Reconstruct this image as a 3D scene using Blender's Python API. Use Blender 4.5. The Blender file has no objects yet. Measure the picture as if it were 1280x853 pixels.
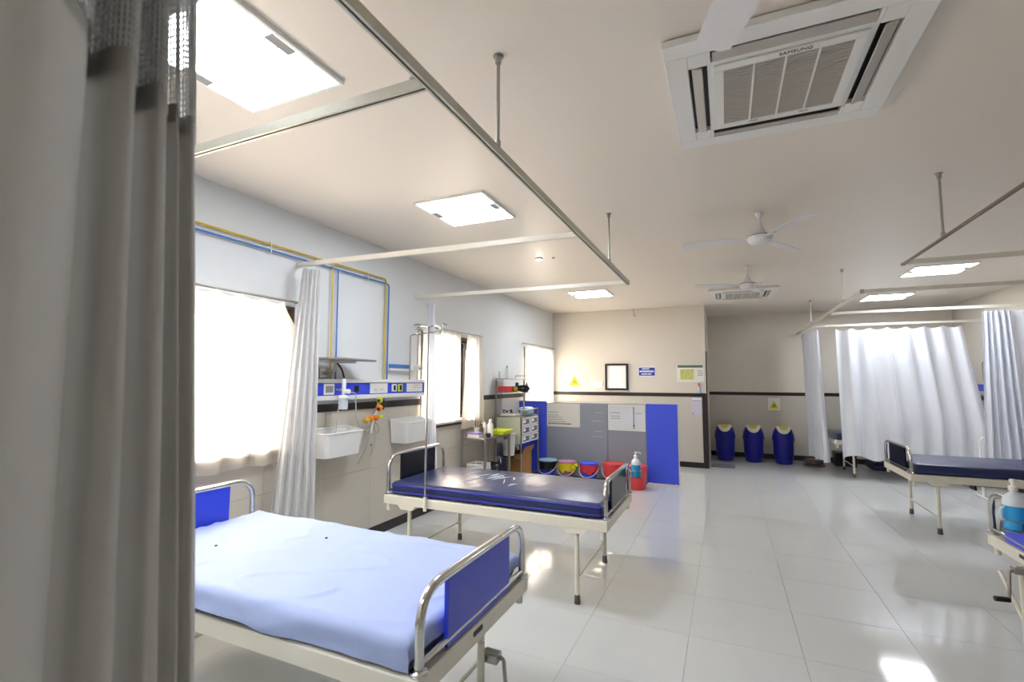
import bpy, bmesh, math, random
from mathutils import Vector, Matrix, noise
random.seed(7)
PI = math.pi
SC = bpy.context.scene
COL = SC.collection

# ------------------------------------------------------------------ camera
cam_d = bpy.data.cameras.new('camera')
cam = bpy.data.objects.new('camera', cam_d)
COL.objects.link(cam)
SC.camera = cam
cam_d.sensor_width = 36.0
cam_d.lens = 598.7 * 36.0 / 1280.0
cam_d.clip_start = 0.05
cam_d.clip_end = 200
_yaw, _pitch, _roll = math.radians(-24.039), math.radians(4.7155), math.radians(0.2363)
_f = Vector((math.sin(_yaw) * math.cos(_pitch), math.cos(_yaw) * math.cos(_pitch), math.sin(_pitch)))
_r = Vector((math.cos(_yaw), -math.sin(_yaw), 0))
_u = _r.cross(_f)
_r2 = _r * math.cos(_roll) + _u * math.sin(_roll)
_u2 = -_r * math.sin(_roll) + _u * math.cos(_roll)
_m = Matrix((_r2, _u2, -_f)).transposed().to_4x4()
_m.translation = Vector((0, 0, 1.53))
cam.matrix_world = _m
cam_d.dof.use_dof = True
cam_d.dof.focus_distance = 5.0
cam_d.dof.aperture_fstop = 3.5

# ------------------------------------------------------------------ world, sun, exposure
SC.view_settings.view_transform = 'Standard'
SC.view_settings.look = 'None'
SC.view_settings.gamma = 1.0
SC.view_settings.use_curve_mapping = False
SC.view_settings.exposure = 1.1
PANEL_STRENGTH = 14.0
world = bpy.data.worlds.new('sky')
SC.world = world
world.use_nodes = True
_bg = world.node_tree.nodes['Background']
_bg.inputs[0].default_value = (0.95, 0.98, 1.0, 1)
_bg.inputs[1].default_value = 5.0
sun_d = bpy.data.lights.new('sun', 'SUN')
sun_d.energy = 14.0
sun_d.color = (1.0, 0.86, 0.68)
sun_d.angle = math.radians(0.6)
sun = bpy.data.objects.new('sun', sun_d)
COL.objects.link(sun)
sun.rotation_euler = Vector((0.85, -0.35, -0.40)).to_track_quat('-Z', 'Y').to_euler()


# ------------------------------------------------------------------ materials
def lin(h):
    h = h.lstrip('#')
    out = []
    for i in (0, 2, 4):
        c = int(h[i:i + 2], 16) / 255
        out.append(c / 12.92 if c <= 0.04045 else ((c + 0.055) / 1.055) ** 2.4)
    return (*out, 1)


def mat(name, hexc, rough=0.5, metal=0.0, spec=0.5, var=0.0, vscale=6.0, bump=0.0, bscale=40.0, coat=0.0, transl=0.0, emit=0.0, trans=0.0, ior=1.45):
    m = bpy.data.materials.new(name)
    m.use_nodes = True
    nt = m.node_tree
    b = nt.nodes['Principled BSDF']
    b.inputs['Base Color'].default_value = lin(hexc)
    b.inputs['Roughness'].default_value = rough
    b.inputs['Metallic'].default_value = metal
    b.inputs['Specular IOR Level'].default_value = spec
    b.inputs['Coat Weight'].default_value = coat
    b.inputs['IOR'].default_value = ior
    b.inputs['Transmission Weight'].default_value = trans
    tc = nt.nodes.new('ShaderNodeTexCoord')
    if var:
        n = nt.nodes.new('ShaderNodeTexNoise')
        n.inputs['Scale'].default_value = vscale
        n.inputs['Detail'].default_value = 5
        nt.links.new(tc.outputs['Object'], n.inputs['Vector'])
        mx = nt.nodes.new('ShaderNodeMix')
        mx.data_type = 'RGBA'
        c = lin(hexc)
        mx.inputs[6].default_value = tuple(max(0, x * (1 - var)) for x in c[:3]) + (1,)
        mx.inputs[7].default_value = tuple(min(1, x * (1 + var)) for x in c[:3]) + (1,)
        nt.links.new(n.outputs['Fac'], mx.inputs[0])
        nt.links.new(mx.outputs[2], b.inputs['Base Color'])
    if bump:
        n2 = nt.nodes.new('ShaderNodeTexNoise')
        n2.inputs['Scale'].default_value = bscale
        n2.inputs['Detail'].default_value = 3
        nt.links.new(tc.outputs['Object'], n2.inputs['Vector'])
        bp = nt.nodes.new('ShaderNodeBump')
        bp.inputs['Strength'].default_value = bump
        bp.inputs['Distance'].default_value = 0.02
        nt.links.new(n2.outputs['Fac'], bp.inputs['Height'])
        nt.links.new(bp.outputs['Normal'], b.inputs['Normal'])
    if emit:
        b.inputs['Emission Color'].default_value = lin(hexc)
        b.inputs['Emission Strength'].default_value = emit
    if transl:
        t = nt.nodes.new('ShaderNodeBsdfTranslucent')
        t.inputs['Color'].default_value = lin(hexc)
        ms = nt.nodes.new('ShaderNodeMixShader')
        ms.inputs[0].default_value = transl
        nt.links.new(b.outputs[0], ms.inputs[1])
        nt.links.new(t.outputs[0], ms.inputs[2])
        nt.links.new(ms.outputs[0], nt.nodes['Material Output'].inputs['Surface'])
    return m


def mat_glass():
    m = bpy.data.materials.new('window_glass')
    m.use_nodes = True
    nt = m.node_tree
    nt.nodes.clear()
    o = nt.nodes.new('ShaderNodeOutputMaterial')
    t = nt.nodes.new('ShaderNodeBsdfTransparent')
    g = nt.nodes.new('ShaderNodeBsdfGlossy')
    g.inputs['Roughness'].default_value = 0.02
    f = nt.nodes.new('ShaderNodeFresnel')
    f.inputs['IOR'].default_value = 1.45
    x = nt.nodes.new('ShaderNodeMixShader')
    nt.links.new(f.outputs[0], x.inputs[0])
    nt.links.new(t.outputs[0], x.inputs[1])
    nt.links.new(g.outputs[0], x.inputs[2])
    nt.links.new(x.outputs[0], o.inputs['Surface'])
    return m


def mat_vinyl():
    """dark blue mattress vinyl under a thin creased clear cover"""
    m = mat('navy_vinyl', '#2c3560', 0.28, spec=0.55, var=0.12, vscale=3)
    nt = m.node_tree
    b = nt.nodes['Principled BSDF']
    tc = nt.nodes.new('ShaderNodeTexCoord')
    n = nt.nodes.new('ShaderNodeTexNoise')
    n.inputs['Scale'].default_value = 2.2
    n.inputs['Detail'].default_value = 4
    n.inputs['Distortion'].default_value = 1.2
    nt.links.new(tc.outputs['Object'], n.inputs['Vector'])
    bp = nt.nodes.new('ShaderNodeBump')
    bp.inputs['Strength'].default_value = 0.35
    bp.inputs['Distance'].default_value = 0.03
    nt.links.new(n.outputs['Fac'], bp.inputs['Height'])
    nt.links.new(bp.outputs['Normal'], b.inputs['Normal'])
    return m


M = dict(
    wall=mat('wall_paint', '#e0d8cb', 0.55, var=0.02, vscale=1.5, bump=0.03, bscale=90),
    leftwall=mat('left_wall_paint', '#e3e7ea', 0.55, var=0.02, vscale=1.5, bump=0.03, bscale=90),
    ceil=mat('ceiling_paint', '#eae1d6', 0.38, var=0.02, vscale=1.2),
    clad=mat('wall_tile', '#cfc9bd', 0.22, var=0.03, vscale=4),
    floor=mat('floor_tile', '#cfd2d3', 0.08, spec=0.6, var=0.025, vscale=5),
    grout=mat('grout', '#9c9a95', 0.8, var=0.1),
    dark=mat('dark_skirting', '#2c2624', 0.35, var=0.15, vscale=8),
    frame=mat('window_frame_brown', '#4a3d34', 0.5, var=0.3, vscale=60),
    sill=mat('stone_sill', '#d8d6d0', 0.3, var=0.05),
    glass=mat_glass(),
    chrome=mat('chrome', '#cfcfcd', 0.14, 1.0, var=0.04, vscale=30),
    steel=mat('brushed_steel', '#a9a7a2', 0.32, 1.0, var=0.08, vscale=40),
    brownrail=mat('brown_rail', '#8a7a68', 0.45, 0.4, var=0.08, vscale=30),
    galv=mat('galvanised_track', '#c3c1b4', 0.42, 0.55, var=0.06, vscale=30),
    white_track=mat('white_track', '#e6e2d6', 0.35, 0.1, var=0.03, vscale=20),
    enamel=mat('cream_enamel', '#e3e0d3', 0.3, var=0.03, vscale=9),
    rubber=mat('grey_rubber', '#5b5a57', 0.75, var=0.1),
    black=mat('black_plastic', '#17171a', 0.4, var=0.2),
    blackpanel=mat('black_laminate', '#15171c', 0.25, var=0.15),
    blue=mat('blue_laminate', '#3148dc', 0.3, var=0.05, vscale=4),
    bluescreen=mat('blue_screen', '#4960f4', 0.42, var=0.03, vscale=3),
    greyscreen=mat('grey_screen', '#9ba1ae', 0.55, var=0.04, vscale=4),
    navy=mat_vinyl(),
    bluepiping=mat('blue_piping', '#2226a8', 0.4, var=0.1),
    sheet=mat('pale_blue_sheet', '#a9b9e6', 0.75, var=0.03, vscale=6, bump=0.25, bscale=9),
    shadedcloth=mat('shaded_curtain_cloth', '#b0afac', 0.75, var=0.03, vscale=3, transl=0.22),  # off-white cloth, its shade put into a greyer base colour
    cloth=mat('white_curtain_cloth', '#e9e9ea', 0.7, var=0.02, vscale=3, transl=0.4),
    shiny=mat('white_vinyl_curtain', '#edf0f8', 0.38, var=0.02, vscale=3, transl=0.22),
    wincloth=mat('window_curtain_cloth', '#f6efe4', 0.8, var=0.02, vscale=3, transl=0.7),
    net=mat('white_net', '#d9dbdc', 0.6, var=0.05, transl=0.3),
    plastic=mat('white_plastic', '#eeeeec', 0.35, var=0.02),
    acwhite=mat('air_conditioner_white', '#ecebe8', 0.4, var=0.015),
    acgrille=mat('air_conditioner_grille', '#bdb8b1', 0.5, var=0.05),
    fan=mat('fan_enamel', '#e4e2e4', 0.35, var=0.02),
    grey=mat('grey_plastic', '#8f9290', 0.45, var=0.06),
    panelblue=mat('panel_blue', '#3d52ea', 0.32, var=0.04),
    yellow=mat('yellow_pipe', '#d9b845', 0.4, var=0.08),
    pipeblue=mat('blue_pipe', '#4c80c8', 0.4, var=0.08),
    yellowgreen=mat('lime_plastic', '#d2e02a', 0.45, var=0.08),
    orange=mat('orange_plastic', '#f08a1c', 0.4, var=0.08),
    red=mat('red_plastic', '#e4484e', 0.35, var=0.05),
    pink=mat('pink_plastic', '#c98fae', 0.4, var=0.05),
    mauve=mat('mauve_plastic', '#8d5a80', 0.4, var=0.05),
    bucketblue=mat('bucket_blue', '#3342c8', 0.35, var=0.05),
    lightblue=mat('light_blue_plastic', '#a6cfe6', 0.35, var=0.05),
    binblue=mat('dark_blue_bin', '#11137e', 0.35, var=0.08),
    binlid=mat('off_white_lid', '#d6d3c2', 0.4, var=0.05),
    yellowbag=mat('yellow_liner', '#e0cf1e', 0.45, var=0.1, bump=0.3, bscale=25),
    redbag=mat('red_liner', '#d43448', 0.4, var=0.1, bump=0.3, bscale=25),
    blackbag=mat('black_liner', '#15151c', 0.35, var=0.1, bump=0.3, bscale=25),
    olive=mat('yellow_flap', '#c4b52c', 0.45, var=0.1),
    cardboard=mat('cardboard', '#a67a4e', 0.8, var=0.1, vscale=10),
    paper=mat('paper', '#efece4', 0.7, var=0.02),
    ink=mat('grey_ink', '#7d7a78', 0.8, var=0.1),
    darkink=mat('dark_ink', '#35322f', 0.8, var=0.1),
    signblue=mat('sign_blue', '#1c3aa6', 0.4, var=0.04),
    signwhite=mat('sign_white', '#eef2ff', 0.5, var=0.02),
    signyellow=mat('sign_yellow', '#e6dc3c', 0.5, var=0.04),
    posterart=mat('poster_art', '#cdd07a', 0.6, var=0.35, vscale=18),
    postergreen=mat('poster_header', '#5f7466', 0.6, var=0.15, vscale=60),
    board=mat('white_board', '#ffffff', 0.4, var=0.01),
    whiteboard=mat('notice_whiteboard', '#e8edf5', 0.25, var=0.02),
    aluminium=mat('aluminium_trim', '#d6d8da', 0.35, 0.6, var=0.03),
    gel=mat('blue_sanitiser_gel', '#2fa6e8', 0.15, spec=0.6, var=0.03),
    bottle=mat('clear_bottle', '#e3edf6', 0.15, spec=0.6, var=0.02),
    lamp=mat('lamp_diffuser', '#f2f8ff', 0.5, emit=PANEL_STRENGTH),
    downlight=mat('downlight_lens', '#fff1e0', 0.5, emit=30.0),
    tube=mat('grey_tubing', '#b9b6b0', 0.35, var=0.05),
    brown=mat('brown_plastic', '#5d5148', 0.5, var=0.1),
    matgrey=mat('grey_mat', '#6d6874', 0.8, var=0.1, vscale=50),
    palegreen=mat('pale_green_enamel', '#c6ccb9', 0.4, var=0.04),
    drawerclear=mat('grey_drawer_front', '#7b8088', 0.25, var=0.06),
    pink_tissue=mat('purple_box', '#9d86c8', 0.5, var=0.08),
)


# ------------------------------------------------------------------ mesh helpers
def B():
    return bmesh.new()


def box(bm, x0, x1, y0, y1, z0, z1):
    v = [bm.verts.new(p) for p in ((x0, y0, z0), (x1, y0, z0), (x1, y1, z0), (x0, y1, z0), (x0, y0, z1), (x1, y0, z1), (x1, y1, z1), (x0, y1, z1))]
    for f in ((3, 2, 1, 0), (4, 5, 6, 7), (0, 1, 5, 4), (1, 2, 6, 5), (2, 3, 7, 6), (3, 0, 4, 7)):
        bm.faces.new([v[i] for i in f])
    return bm


def bx(*a):
    return box(B(), *a)


def sweep(bm, pts, r, seg=10, closed=False):
    pts = [Vector(p) for p in pts]
    n = len(pts)
    rs = r if isinstance(r, (list, tuple)) else [r] * n
    rings, up = [], None
    for i, p in enumerate(pts):
        if closed:
            t = (pts[(i + 1) % n] - pts[i - 1])
        else:
            t = pts[min(i + 1, n - 1)] - pts[max(i - 1, 0)]
        t.normalize()
        if up is None:
            up = t.orthogonal().normalized()
        else:
            up = (up - t * up.dot(t))
            up = up.normalized() if up.length > 1e-6 else t.orthogonal().normalized()
        w = t.cross(up)
        rings.append([bm.verts.new(p + (up * math.cos(2 * PI * k / seg) + w * math.sin(2 * PI * k / seg)) * rs[i]) for k in range(seg)])
    m = n if closed else n - 1
    for i in range(m):
        a, b = rings[i], rings[(i + 1) % n]
        for k in range(seg):
            bm.faces.new((a[k], a[(k + 1) % seg], b[(k + 1) % seg], b[k]))
    if not closed:
        bm.faces.new(rings[0][::-1])
        bm.faces.new(rings[-1])
    return bm


def rnd(pts, rad, n=6):
    """polyline with rounded corners"""
    pts = [Vector(p) for p in pts]
    out = [pts[0]]
    for i in range(1, len(pts) - 1):
        a, p, b = pts[i - 1], pts[i], pts[i + 1]
        d1, d2 = (a - p), (b - p)
        r = min(rad, d1.length * 0.49, d2.length * 0.49)
        s, e = p + d1.normalized() * r, p + d2.normalized() * r
        for k in range(n + 1):
            t = k / n
            out.append(s * (1 - t) ** 2 + p * 2 * t * (1 - t) + e * t * t)
    out.append(pts[-1])
    return out


def lathe(bm, prof, c=(0, 0, 0), seg=20, axis='z'):
    rings = []
    c = Vector(c)
    for r, h in prof:
        ring = []
        for k in range(seg):
            a = 2 * PI * k / seg
            if axis == 'z':
                q = Vector((r * math.cos(a), r * math.sin(a), h))
            elif axis == 'x':
                q = Vector((h, r * math.cos(a), r * math.sin(a)))
            else:
                q = Vector((r * math.cos(a), h, r * math.sin(a)))
            ring.append(bm.verts.new(c + q))
        rings.append(ring)
    for i in range(len(rings) - 1):
        a, b = rings[i], rings[i + 1]
        for k in range(seg):
            bm.faces.new((a[k], a[(k + 1) % seg], b[(k + 1) % seg], b[k]))
    bm.faces.new(rings[0][::-1])
    bm.faces.new(rings[-1])
    return bm


def ball(bm, c, r, seg=14, sz=1.0):
    n = 8
    return lathe(bm, [(max(1e-4, r * math.sin(PI * i / n)), -r * sz * math.cos(PI * i / n)) for i in range(n + 1)], c, seg)


def prism(bm, poly, z0, z1, fn=lambda x, y, z: (x, y, z)):
    a = [bm.verts.new(fn(x, y, z0)) for x, y in poly]
    b = [bm.verts.new(fn(x, y, z1)) for x, y in poly]
    n = len(poly)
    bm.faces.new(a[::-1])
    bm.faces.new(b)
    for i in range(n):
        bm.faces.new((a[i], a[(i + 1) % n], b[(i + 1) % n], b[i]))
    return bm


def grid(bm, fn, nu, nv):
    vs = [[bm.verts.new(fn(i / nu, j / nv)) for j in range(nv + 1)] for i in range(nu + 1)]
    for i in range(nu):
        for j in range(nv):
            bm.faces.new((vs[i][j], vs[i + 1][j], vs[i + 1][j + 1], vs[i][j + 1]))
    return bm


def slats(bm, x0, x1, y0, y1, z0, z1, n, along='y', fill=0.5):
    for i in range(n):
        if along == 'y':
            a = y0 + (y1 - y0) * i / n
            box(bm, x0, x1, a, a + (y1 - y0) / n * fill, z0, z1)
        else:
            a = x0 + (x1 - x0) * i / n
            box(bm, a, a + (x1 - x0) / n * fill, y0, y1, z0, z1)
    return bm


def obj(name, bm, m, parent=None, smooth=False, bevel=0.0, local=False, seg=2):
    """one mesh object; world-built shapes are moved into the frame of their thing"""
    bmesh.ops.recalc_face_normals(bm, faces=bm.faces)
    if parent is not None:
        if not local:
            off = Vector(parent.location)
            q = parent
            while q.parent is not None:
                q = q.parent
                off += Vector(q.location)
            bmesh.ops.translate(bm, verts=bm.verts, vec=-off)
        org = Vector((0, 0, 0))
    else:
        xs = [v.co for v in bm.verts]
        lo = Vector((min(v.x for v in xs), min(v.y for v in xs), min(v.z for v in xs)))
        hi = Vector((max(v.x for v in xs), max(v.y for v in xs), max(v.z for v in xs)))
        org = Vector(((lo.x + hi.x) / 2, (lo.y + hi.y) / 2, lo.z))
        bmesh.ops.translate(bm, verts=bm.verts, vec=-org)
    me = bpy.data.meshes.new(name)
    bm.to_mesh(me)
    bm.free()
    me.materials.append(m)
    if smooth:
        for p in me.polygons:
            p.use_smooth = True
        me.set_sharp_from_angle(angle=math.radians(42))
    o = bpy.data.objects.new(name, me)
    COL.objects.link(o)
    o.location = org
    if parent is not None:
        o.parent = parent
    if bevel:
        md = o.modifiers.new('bevel', 'BEVEL')
        md.width = bevel
        md.segments = seg
        md.limit_method = 'ANGLE'
        md.harden_normals = False
    return o


def thing(name, label, cat, loc=(0, 0, 0), rz=0, group=None):
    o = bpy.data.objects.new(name, None)
    o.empty_display_size = 0.1
    COL.objects.link(o)
    o.location = loc
    o.rotation_euler = (0, 0, rz)
    o['label'] = label
    o['category'] = cat
    if group:
        o['group'] = group
    return o


def tag(o, label, cat, group=None):
    o['label'] = label
    o['category'] = cat
    if group:
        o['group'] = group
    return o


def struct(name, bm, m, parent=None, bevel=0.0):
    o = obj(name, bm, m, parent, bevel=bevel)
    if parent is None:
        o['kind'] = 'structure'
    return o


def sempty(name, loc=(0, 0, 0)):
    o = bpy.data.objects.new(name, None)
    o.empty_display_size = 0.1
    COL.objects.link(o)
    o.location = loc
    o['kind'] = 'structure'
    return o


# ------------------------------------------------------------------ room shell
XL, XR, YB, YF, YA, XA, H = -3.215, 3.72, -1.6, 9.25, 10.95, -0.33, 2.90
WIN = [(1.15, 2.83, 0.97, 2.12), (4.62, 5.95, 0.99, 2.10), (7.72, 9.16, 0.99, 2.12)]
DZ0, DZ1 = 1.25, 1.315

floor = struct('floor', bx(XL - 0.3, XR + 0.3, YB - 0.3, YA + 0.3, -0.12, -0.006), M['grout'])
tile_me = None
gx = [-0.25 + 0.6 * k for k in range(-5, 7)]
gy = [3.205 + 0.6 * k for k in range(-6, 13)]


def floor_tile(x0, x1, y0, y1):
    global tile_me
    full = abs(x1 - x0 - 0.6) < 1e-4 and abs(y1 - y0 - 0.6) < 1e-4
    j = 0.0009
    if full and tile_me:
        o = bpy.data.objects.new('tile', tile_me)
        COL.objects.link(o)
    else:
        o = obj('tile', bx(-(x1 - x0) / 2 + j, (x1 - x0) / 2 - j, -(y1 - y0) / 2 + j, (y1 - y0) / 2 - j, -0.006, 0.0), M['floor'], floor, local=True)
        if full:
            tile_me = o.data
    o.parent = floor
    o.location = Vector(((x0 + x1) / 2, (y0 + y1) / 2, 0)) - floor.location


xs = [XL] + [g for g in gx if XL < g < XR] + [XR]
ys = [YB] + [g for g in gy if YB < g < YA] + [YA]
for i in range(len(xs) - 1):
    for j in range(len(ys) - 1):
        if ys[j] > YF and xs[i + 1] < XA - 0.2:
            continue
        floor_tile(xs[i], xs[i + 1], ys[j], ys[j + 1])

struct('ceiling', bx(XL - 0.3, XR + 0.3, YB - 0.3, YA + 0.3, H, H + 0.15), M['ceil'])


def wall_with_openings(name, x0, x1, y0, y1, holes):
    bm = B()
    y = y0
    for a, b, z0, z1 in holes:
        box(bm, x0, x1, y, a, 0, H)
        box(bm, x0, x1, a, b, 0, z0)
        box(bm, x0, x1, a, b, z1, H)
        y = b
    box(bm, x0, x1, y, y1, 0, H)
    return struct(name, bm, M['leftwall'])


wall_left = wall_with_openings('wall_left', XL - 0.24, XL, YB - 0.2, YF, WIN)
wall_far = struct('wall_far', bx(XL - 0.24, XA, YF, YF + 0.14, 0, H), M['wall'])
wall_recess = struct('wall_recess_side', bx(XA - 0.14, XA, YF + 0.14, YA, 0, H), M['wall'])
wall_back = struct('wall_recess_back', bx(XA - 0.14, XR + 0.2, YA, YA + 0.2, 0, H), M['wall'])
wall_right = struct('wall_right', bx(XR, XR + 0.2, YB - 0.2, YA, 0, H), M['wall'])
wall_near = struct('wall_near', bx(XL, XR, YB - 0.2, YB, 0, H), M['wall'])


# wall cladding below the dark rail: every tile a part of its wall
def clad(wall, axis, fixed, nrm, a0, a1, holes=(), step=0.6, rows=((0.09, 0.67), (0.67, 1.25))):
    a = a0
    while a < a1 - 1e-3:
        b = min(a + step, a1)
        for z0, z1 in rows:
            spans = [(a, b, z0, z1)]
            for h0, h1, hz0, hz1 in holes:
                nxt = []
                for s0, s1, q0, q1 in spans:
                    if h1 <= s0 or h0 >= s1 or hz0 >= q1:
                        nxt.append((s0, s1, q0, q1))
                        continue
                    if q0 < hz0:
                        nxt.append((s0, s1, q0, hz0))
                    if s0 < h0:
                        nxt.append((s0, h0, max(q0, hz0), q1))
                    if s1 > h1:
                        nxt.append((h1, s1, max(q0, hz0), q1))
                spans = nxt
            for s0, s1, q0, q1 in spans:
                j = 0.001
                if s1 - s0 < 0.01 or q1 - q0 < 0.01:
                    continue
                if axis == 'y':
                    bm = bx(min(fixed, fixed + nrm * .008), max(fixed, fixed + nrm * .008), s0 + j, s1 - j, q0 + j, q1 - j)
                else:
                    bm = bx(s0 + j, s1 - j, min(fixed, fixed + nrm * .008), max(fixed, fixed + nrm * .008), q0 + j, q1 - j)
                obj('tile', bm, M['clad'], wall)
        a = b


clad(wall_left, 'y', XL, 1, YB, YF, WIN)
clad(wall_far, 'x', YF, -1, XL + .008, XA - 0.075)
clad(wall_back, 'x', YA, -1, XA, XR)
clad(wall_right, 'y', XR, -1, YB, YA)


def rail_y(name, x0, x1, z0, z1, holes, m, y0=YB, y1=YF):
    bm = B()
    y = y0
    for a, b, hz0, hz1 in holes:
        if hz0 < z1:
            box(bm, x0, x1, y, a, z0, z1)
            y = b
    box(bm, x0, x1, y, y1, z0, z1)
    return struct(name, bm, m, bevel=0.003)


rail_y('trim_1', XL, XL + 0.016, DZ0, DZ1, WIN, M['dark'])
struct('trim_2', bx(XL + .016, XA, YF - 0.016, YF, DZ0, DZ1), M['dark'], bevel=0.003)
struct('trim_3', bx(XA - 0.072, XA + 0.014, YF - 0.018, YF + 0.05, 0.0, DZ0), M['dark'], bevel=0.003)
struct('trim_4', bx(XA, XA + 0.018, YF + 0.05, YF + 0.10, 0.0, 2.07), M['dark'], bevel=0.003)
struct('trim_5', bx(XA, XR, YA - 0.016, YA, DZ0, DZ1), M['dark'], bevel=0.003)
struct('trim_6', bx(XR - 0.016, XR, YB, YA - .016, DZ0, DZ1), M['dark'], bevel=0.003)
struct('baseboard_left', bx(XL, XL + 0.018, YB, YF, 0, 0.095), M['dark'], bevel=0.003)
struct('baseboard_far', bx(XL + .018, XA - 0.072, YF - 0.018, YF, 0, 0.095), M['dark'], bevel=0.003)
struct('baseboard_recess', bx(XA, XR, YA - 0.018, YA, 0, 0.095), M['dark'], bevel=0.003)
struct('baseboard_right', bx(XR - 0.018, XR, YB, YA - .018, 0, 0.095), M['dark'], bevel=0.003)

for k, (a, b, z0, z1) in enumerate(WIN):
    w = sempty('window_%d' % (k + 1), (XL - 0.16, (a + b) / 2, z0))
    fr = B()
    t = 0.055
    x0, x1 = XL - 0.19, XL - 0.13
    box(fr, x0, x1, a, a + t, z0, z1)
    box(fr, x0, x1, b - t, b, z0, z1)
    box(fr, x0, x1, a + t, b - t, z0, z0 + t)
    box(fr, x0, x1, a + t, b - t, z1 - t, z1)
    obj('window_frame', fr, M['frame'], w, bevel=0.004)
    mid = (a + b) / 2
    obj('mullion', bx(x0 + .006, x1 - .006, mid - 0.025, mid + 0.025, z0 + t, z1 - t), M['frame'], w, bevel=0.003)
    for p0, p1 in ((a + t, mid - 0.025), (mid + 0.025, b - t)):
        obj('pane', bx(XL - 0.163, XL - 0.158, p0, p1, z0 + t, z1 - t), M['glass'], w)
    sw, sr = ((.15, .016), (.53, .30), (.09, .016))[k]
    obj('side_shutter', bx(XL - .128, XL - .105, b - sw, b - sr, z0 + .032, z1 - .016), M['frame'], w, bevel=0.003)
    lin_ = B()
    box(lin_, XL - 0.13, XL + 0.004, b - 0.015, b - .001, z0 + .03, z1)
    box(lin_, XL - 0.13, XL + 0.004, a + .001, a + 0.015, z0 + .03, z1)
    box(lin_, XL - 0.13, XL + 0.004, a + .015, b - .015, z1 - 0.015, z1 - .001)
    obj('reveal_lining', lin_, M['frame'], w)
    obj('sill', bx(XL - 0.13, XL + 0.045, a + .002, b - .002, z0 + .001, z0 + 0.03), M['sill'], w, bevel=0.004)
    obj('sill_edge', bx(XL + 0.008, XL + 0.04, a - 0.03, b + 0.03, z0 - 0.03, z0 - 0.001), M['dark'], w, bevel=0.003)


# ------------------------------------------------------------------ curtains
def curtain(path_top, path_bot, z0, z1, m, name, label, cat='curtain', folds=8, amp=0.03, hem_wave=0.0, top_wave=0.0, nu=None, nv=26, seed=1, group=None, band=None, sharp=1.0, profile=None, ambot=1.3, seam=None):
    """cloth sheet hung from one line and spread to another; folds run down it"""
    pt0, pt1 = Vector(path_top[0]), Vector(path_top[1])
    pb0, pb1 = Vector(path_bot[0]), Vector(path_bot[1])
    nu = nu or folds * 10
    ds = (pt1 - pt0)
    nrm = Vector((-ds.y, ds.x)).normalized()
    rr = random.Random(seed)
    ph = [rr.uniform(-.6, .6) for _ in range(folds + 3)]
    am = [rr.uniform(.55, 1.25) for _ in range(folds + 3)]

    def fold(u, v):
        x = u * folds
        i = int(x)
        tt = x - i
        a = am[i] * (1 - tt) + am[i + 1] * tt
        p = ph[i] * (1 - tt) + ph[i + 1] * tt
        w = math.sin(2 * PI * x + p + 0.5 * math.sin(v * 2.2 + i))
        w = math.copysign(abs(w) ** sharp, w)
        return w * a * amp * (0.75 + (ambot - .75) * v)

    def fn(u, v):
        s = profile(v) if profile else v
        p = (pt0.lerp(pt1, u)).lerp(pb0.lerp(pb1, u), s)
        d = fold(u, v) + 0.35 * amp * noise.noise(Vector((u * folds * .7, v * 2.5, seed)))
        q = p + nrm * d
        top = z1 - top_wave * abs(math.sin(PI * u * folds))
        bot = z0 + hem_wave * math.sin(2 * PI * u * folds * .5 + seed)
        return (q.x, q.y, top + (bot - top) * v)
    o = obj(name, grid(B(), fn, nu, nv), m, smooth=True)
    for p in o.data.polygons:
        p.use_smooth = True
    if seam:
        v0 = (z1 - seam) / (z1 - z0)
        e = .006 / (z1 - z0)
        off = Vector((nrm.x, nrm.y, 0)) * (.003 if nrm.y < 0 else -.003)
        sb = grid(B(), lambda u, v: tuple(Vector(fn(.04 + .92 * u, v0 - e + 2 * e * v)) + off), nu, 1)
        obj('seam', sb, M['plastic'], o, smooth=True)
    return tag(o, label, cat, group)


def curtain_hooks(parent, p0, p1, z, n, size=0.012):
    bm = B()
    for i in range(n):
        t = (i + .5) / n
        c = Vector(p0).lerp(Vector(p1), t)
        sweep(bm, [(c.x, c.y, z + 0.03), (c.x, c.y, z)], 0.003, 6)
    return bm


# foreground curtain, close to the lens at the left edge: hand-laid fold plan
PLAN = [(-.80, .05), (-.74, .10), (-.70, .16), (-.74, .215), (-.73, .262), (-.775, .318), (-.83, .352), (-.895, .370), (-.875, .386), (-.83, .389), (-.815, .408), (-.86, .440), (-.93, .468), (-.905, .478), (-.865, .482), (-.882, .508), (-.945, .538), (-.912, .540), (-.902, .548), (-.955, .574), (-.932, .578), (-.925, .588), (-.968, .618), (-1.0, .640), (-1.0, .615)]


def spline(P, n):
    P = [Vector(p) for p in P]
    out = []
    for i in range(len(P) - 1):
        a, b, c, d = P[max(i - 1, 0)], P[i], P[i + 1], P[min(i + 2, len(P) - 1)]
        for k in range(n):
            t = k / n
            out.append(0.5 * (2 * b + (c - a) * t + (2 * a - 5 * b + 4 * c - d) * t * t + (3 * b - a - 3 * c + d) * t ** 3))
    out.append(P[-1])
    return out


PL = spline(PLAN, 8)


def plan_pt(u, z):
    x = u * (len(PL) - 1)
    i = min(int(x), len(PL) - 2)
    p = PL[i].lerp(PL[i + 1], x - i)
    w = max(0.0, min(1.0, (p.y - .33) / .22))
    return (p.x + 0.006 * noise.noise(Vector((u * 9, z * 1.5, 3))), p.y - w * .055 * (z - 1.5), z)


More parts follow.
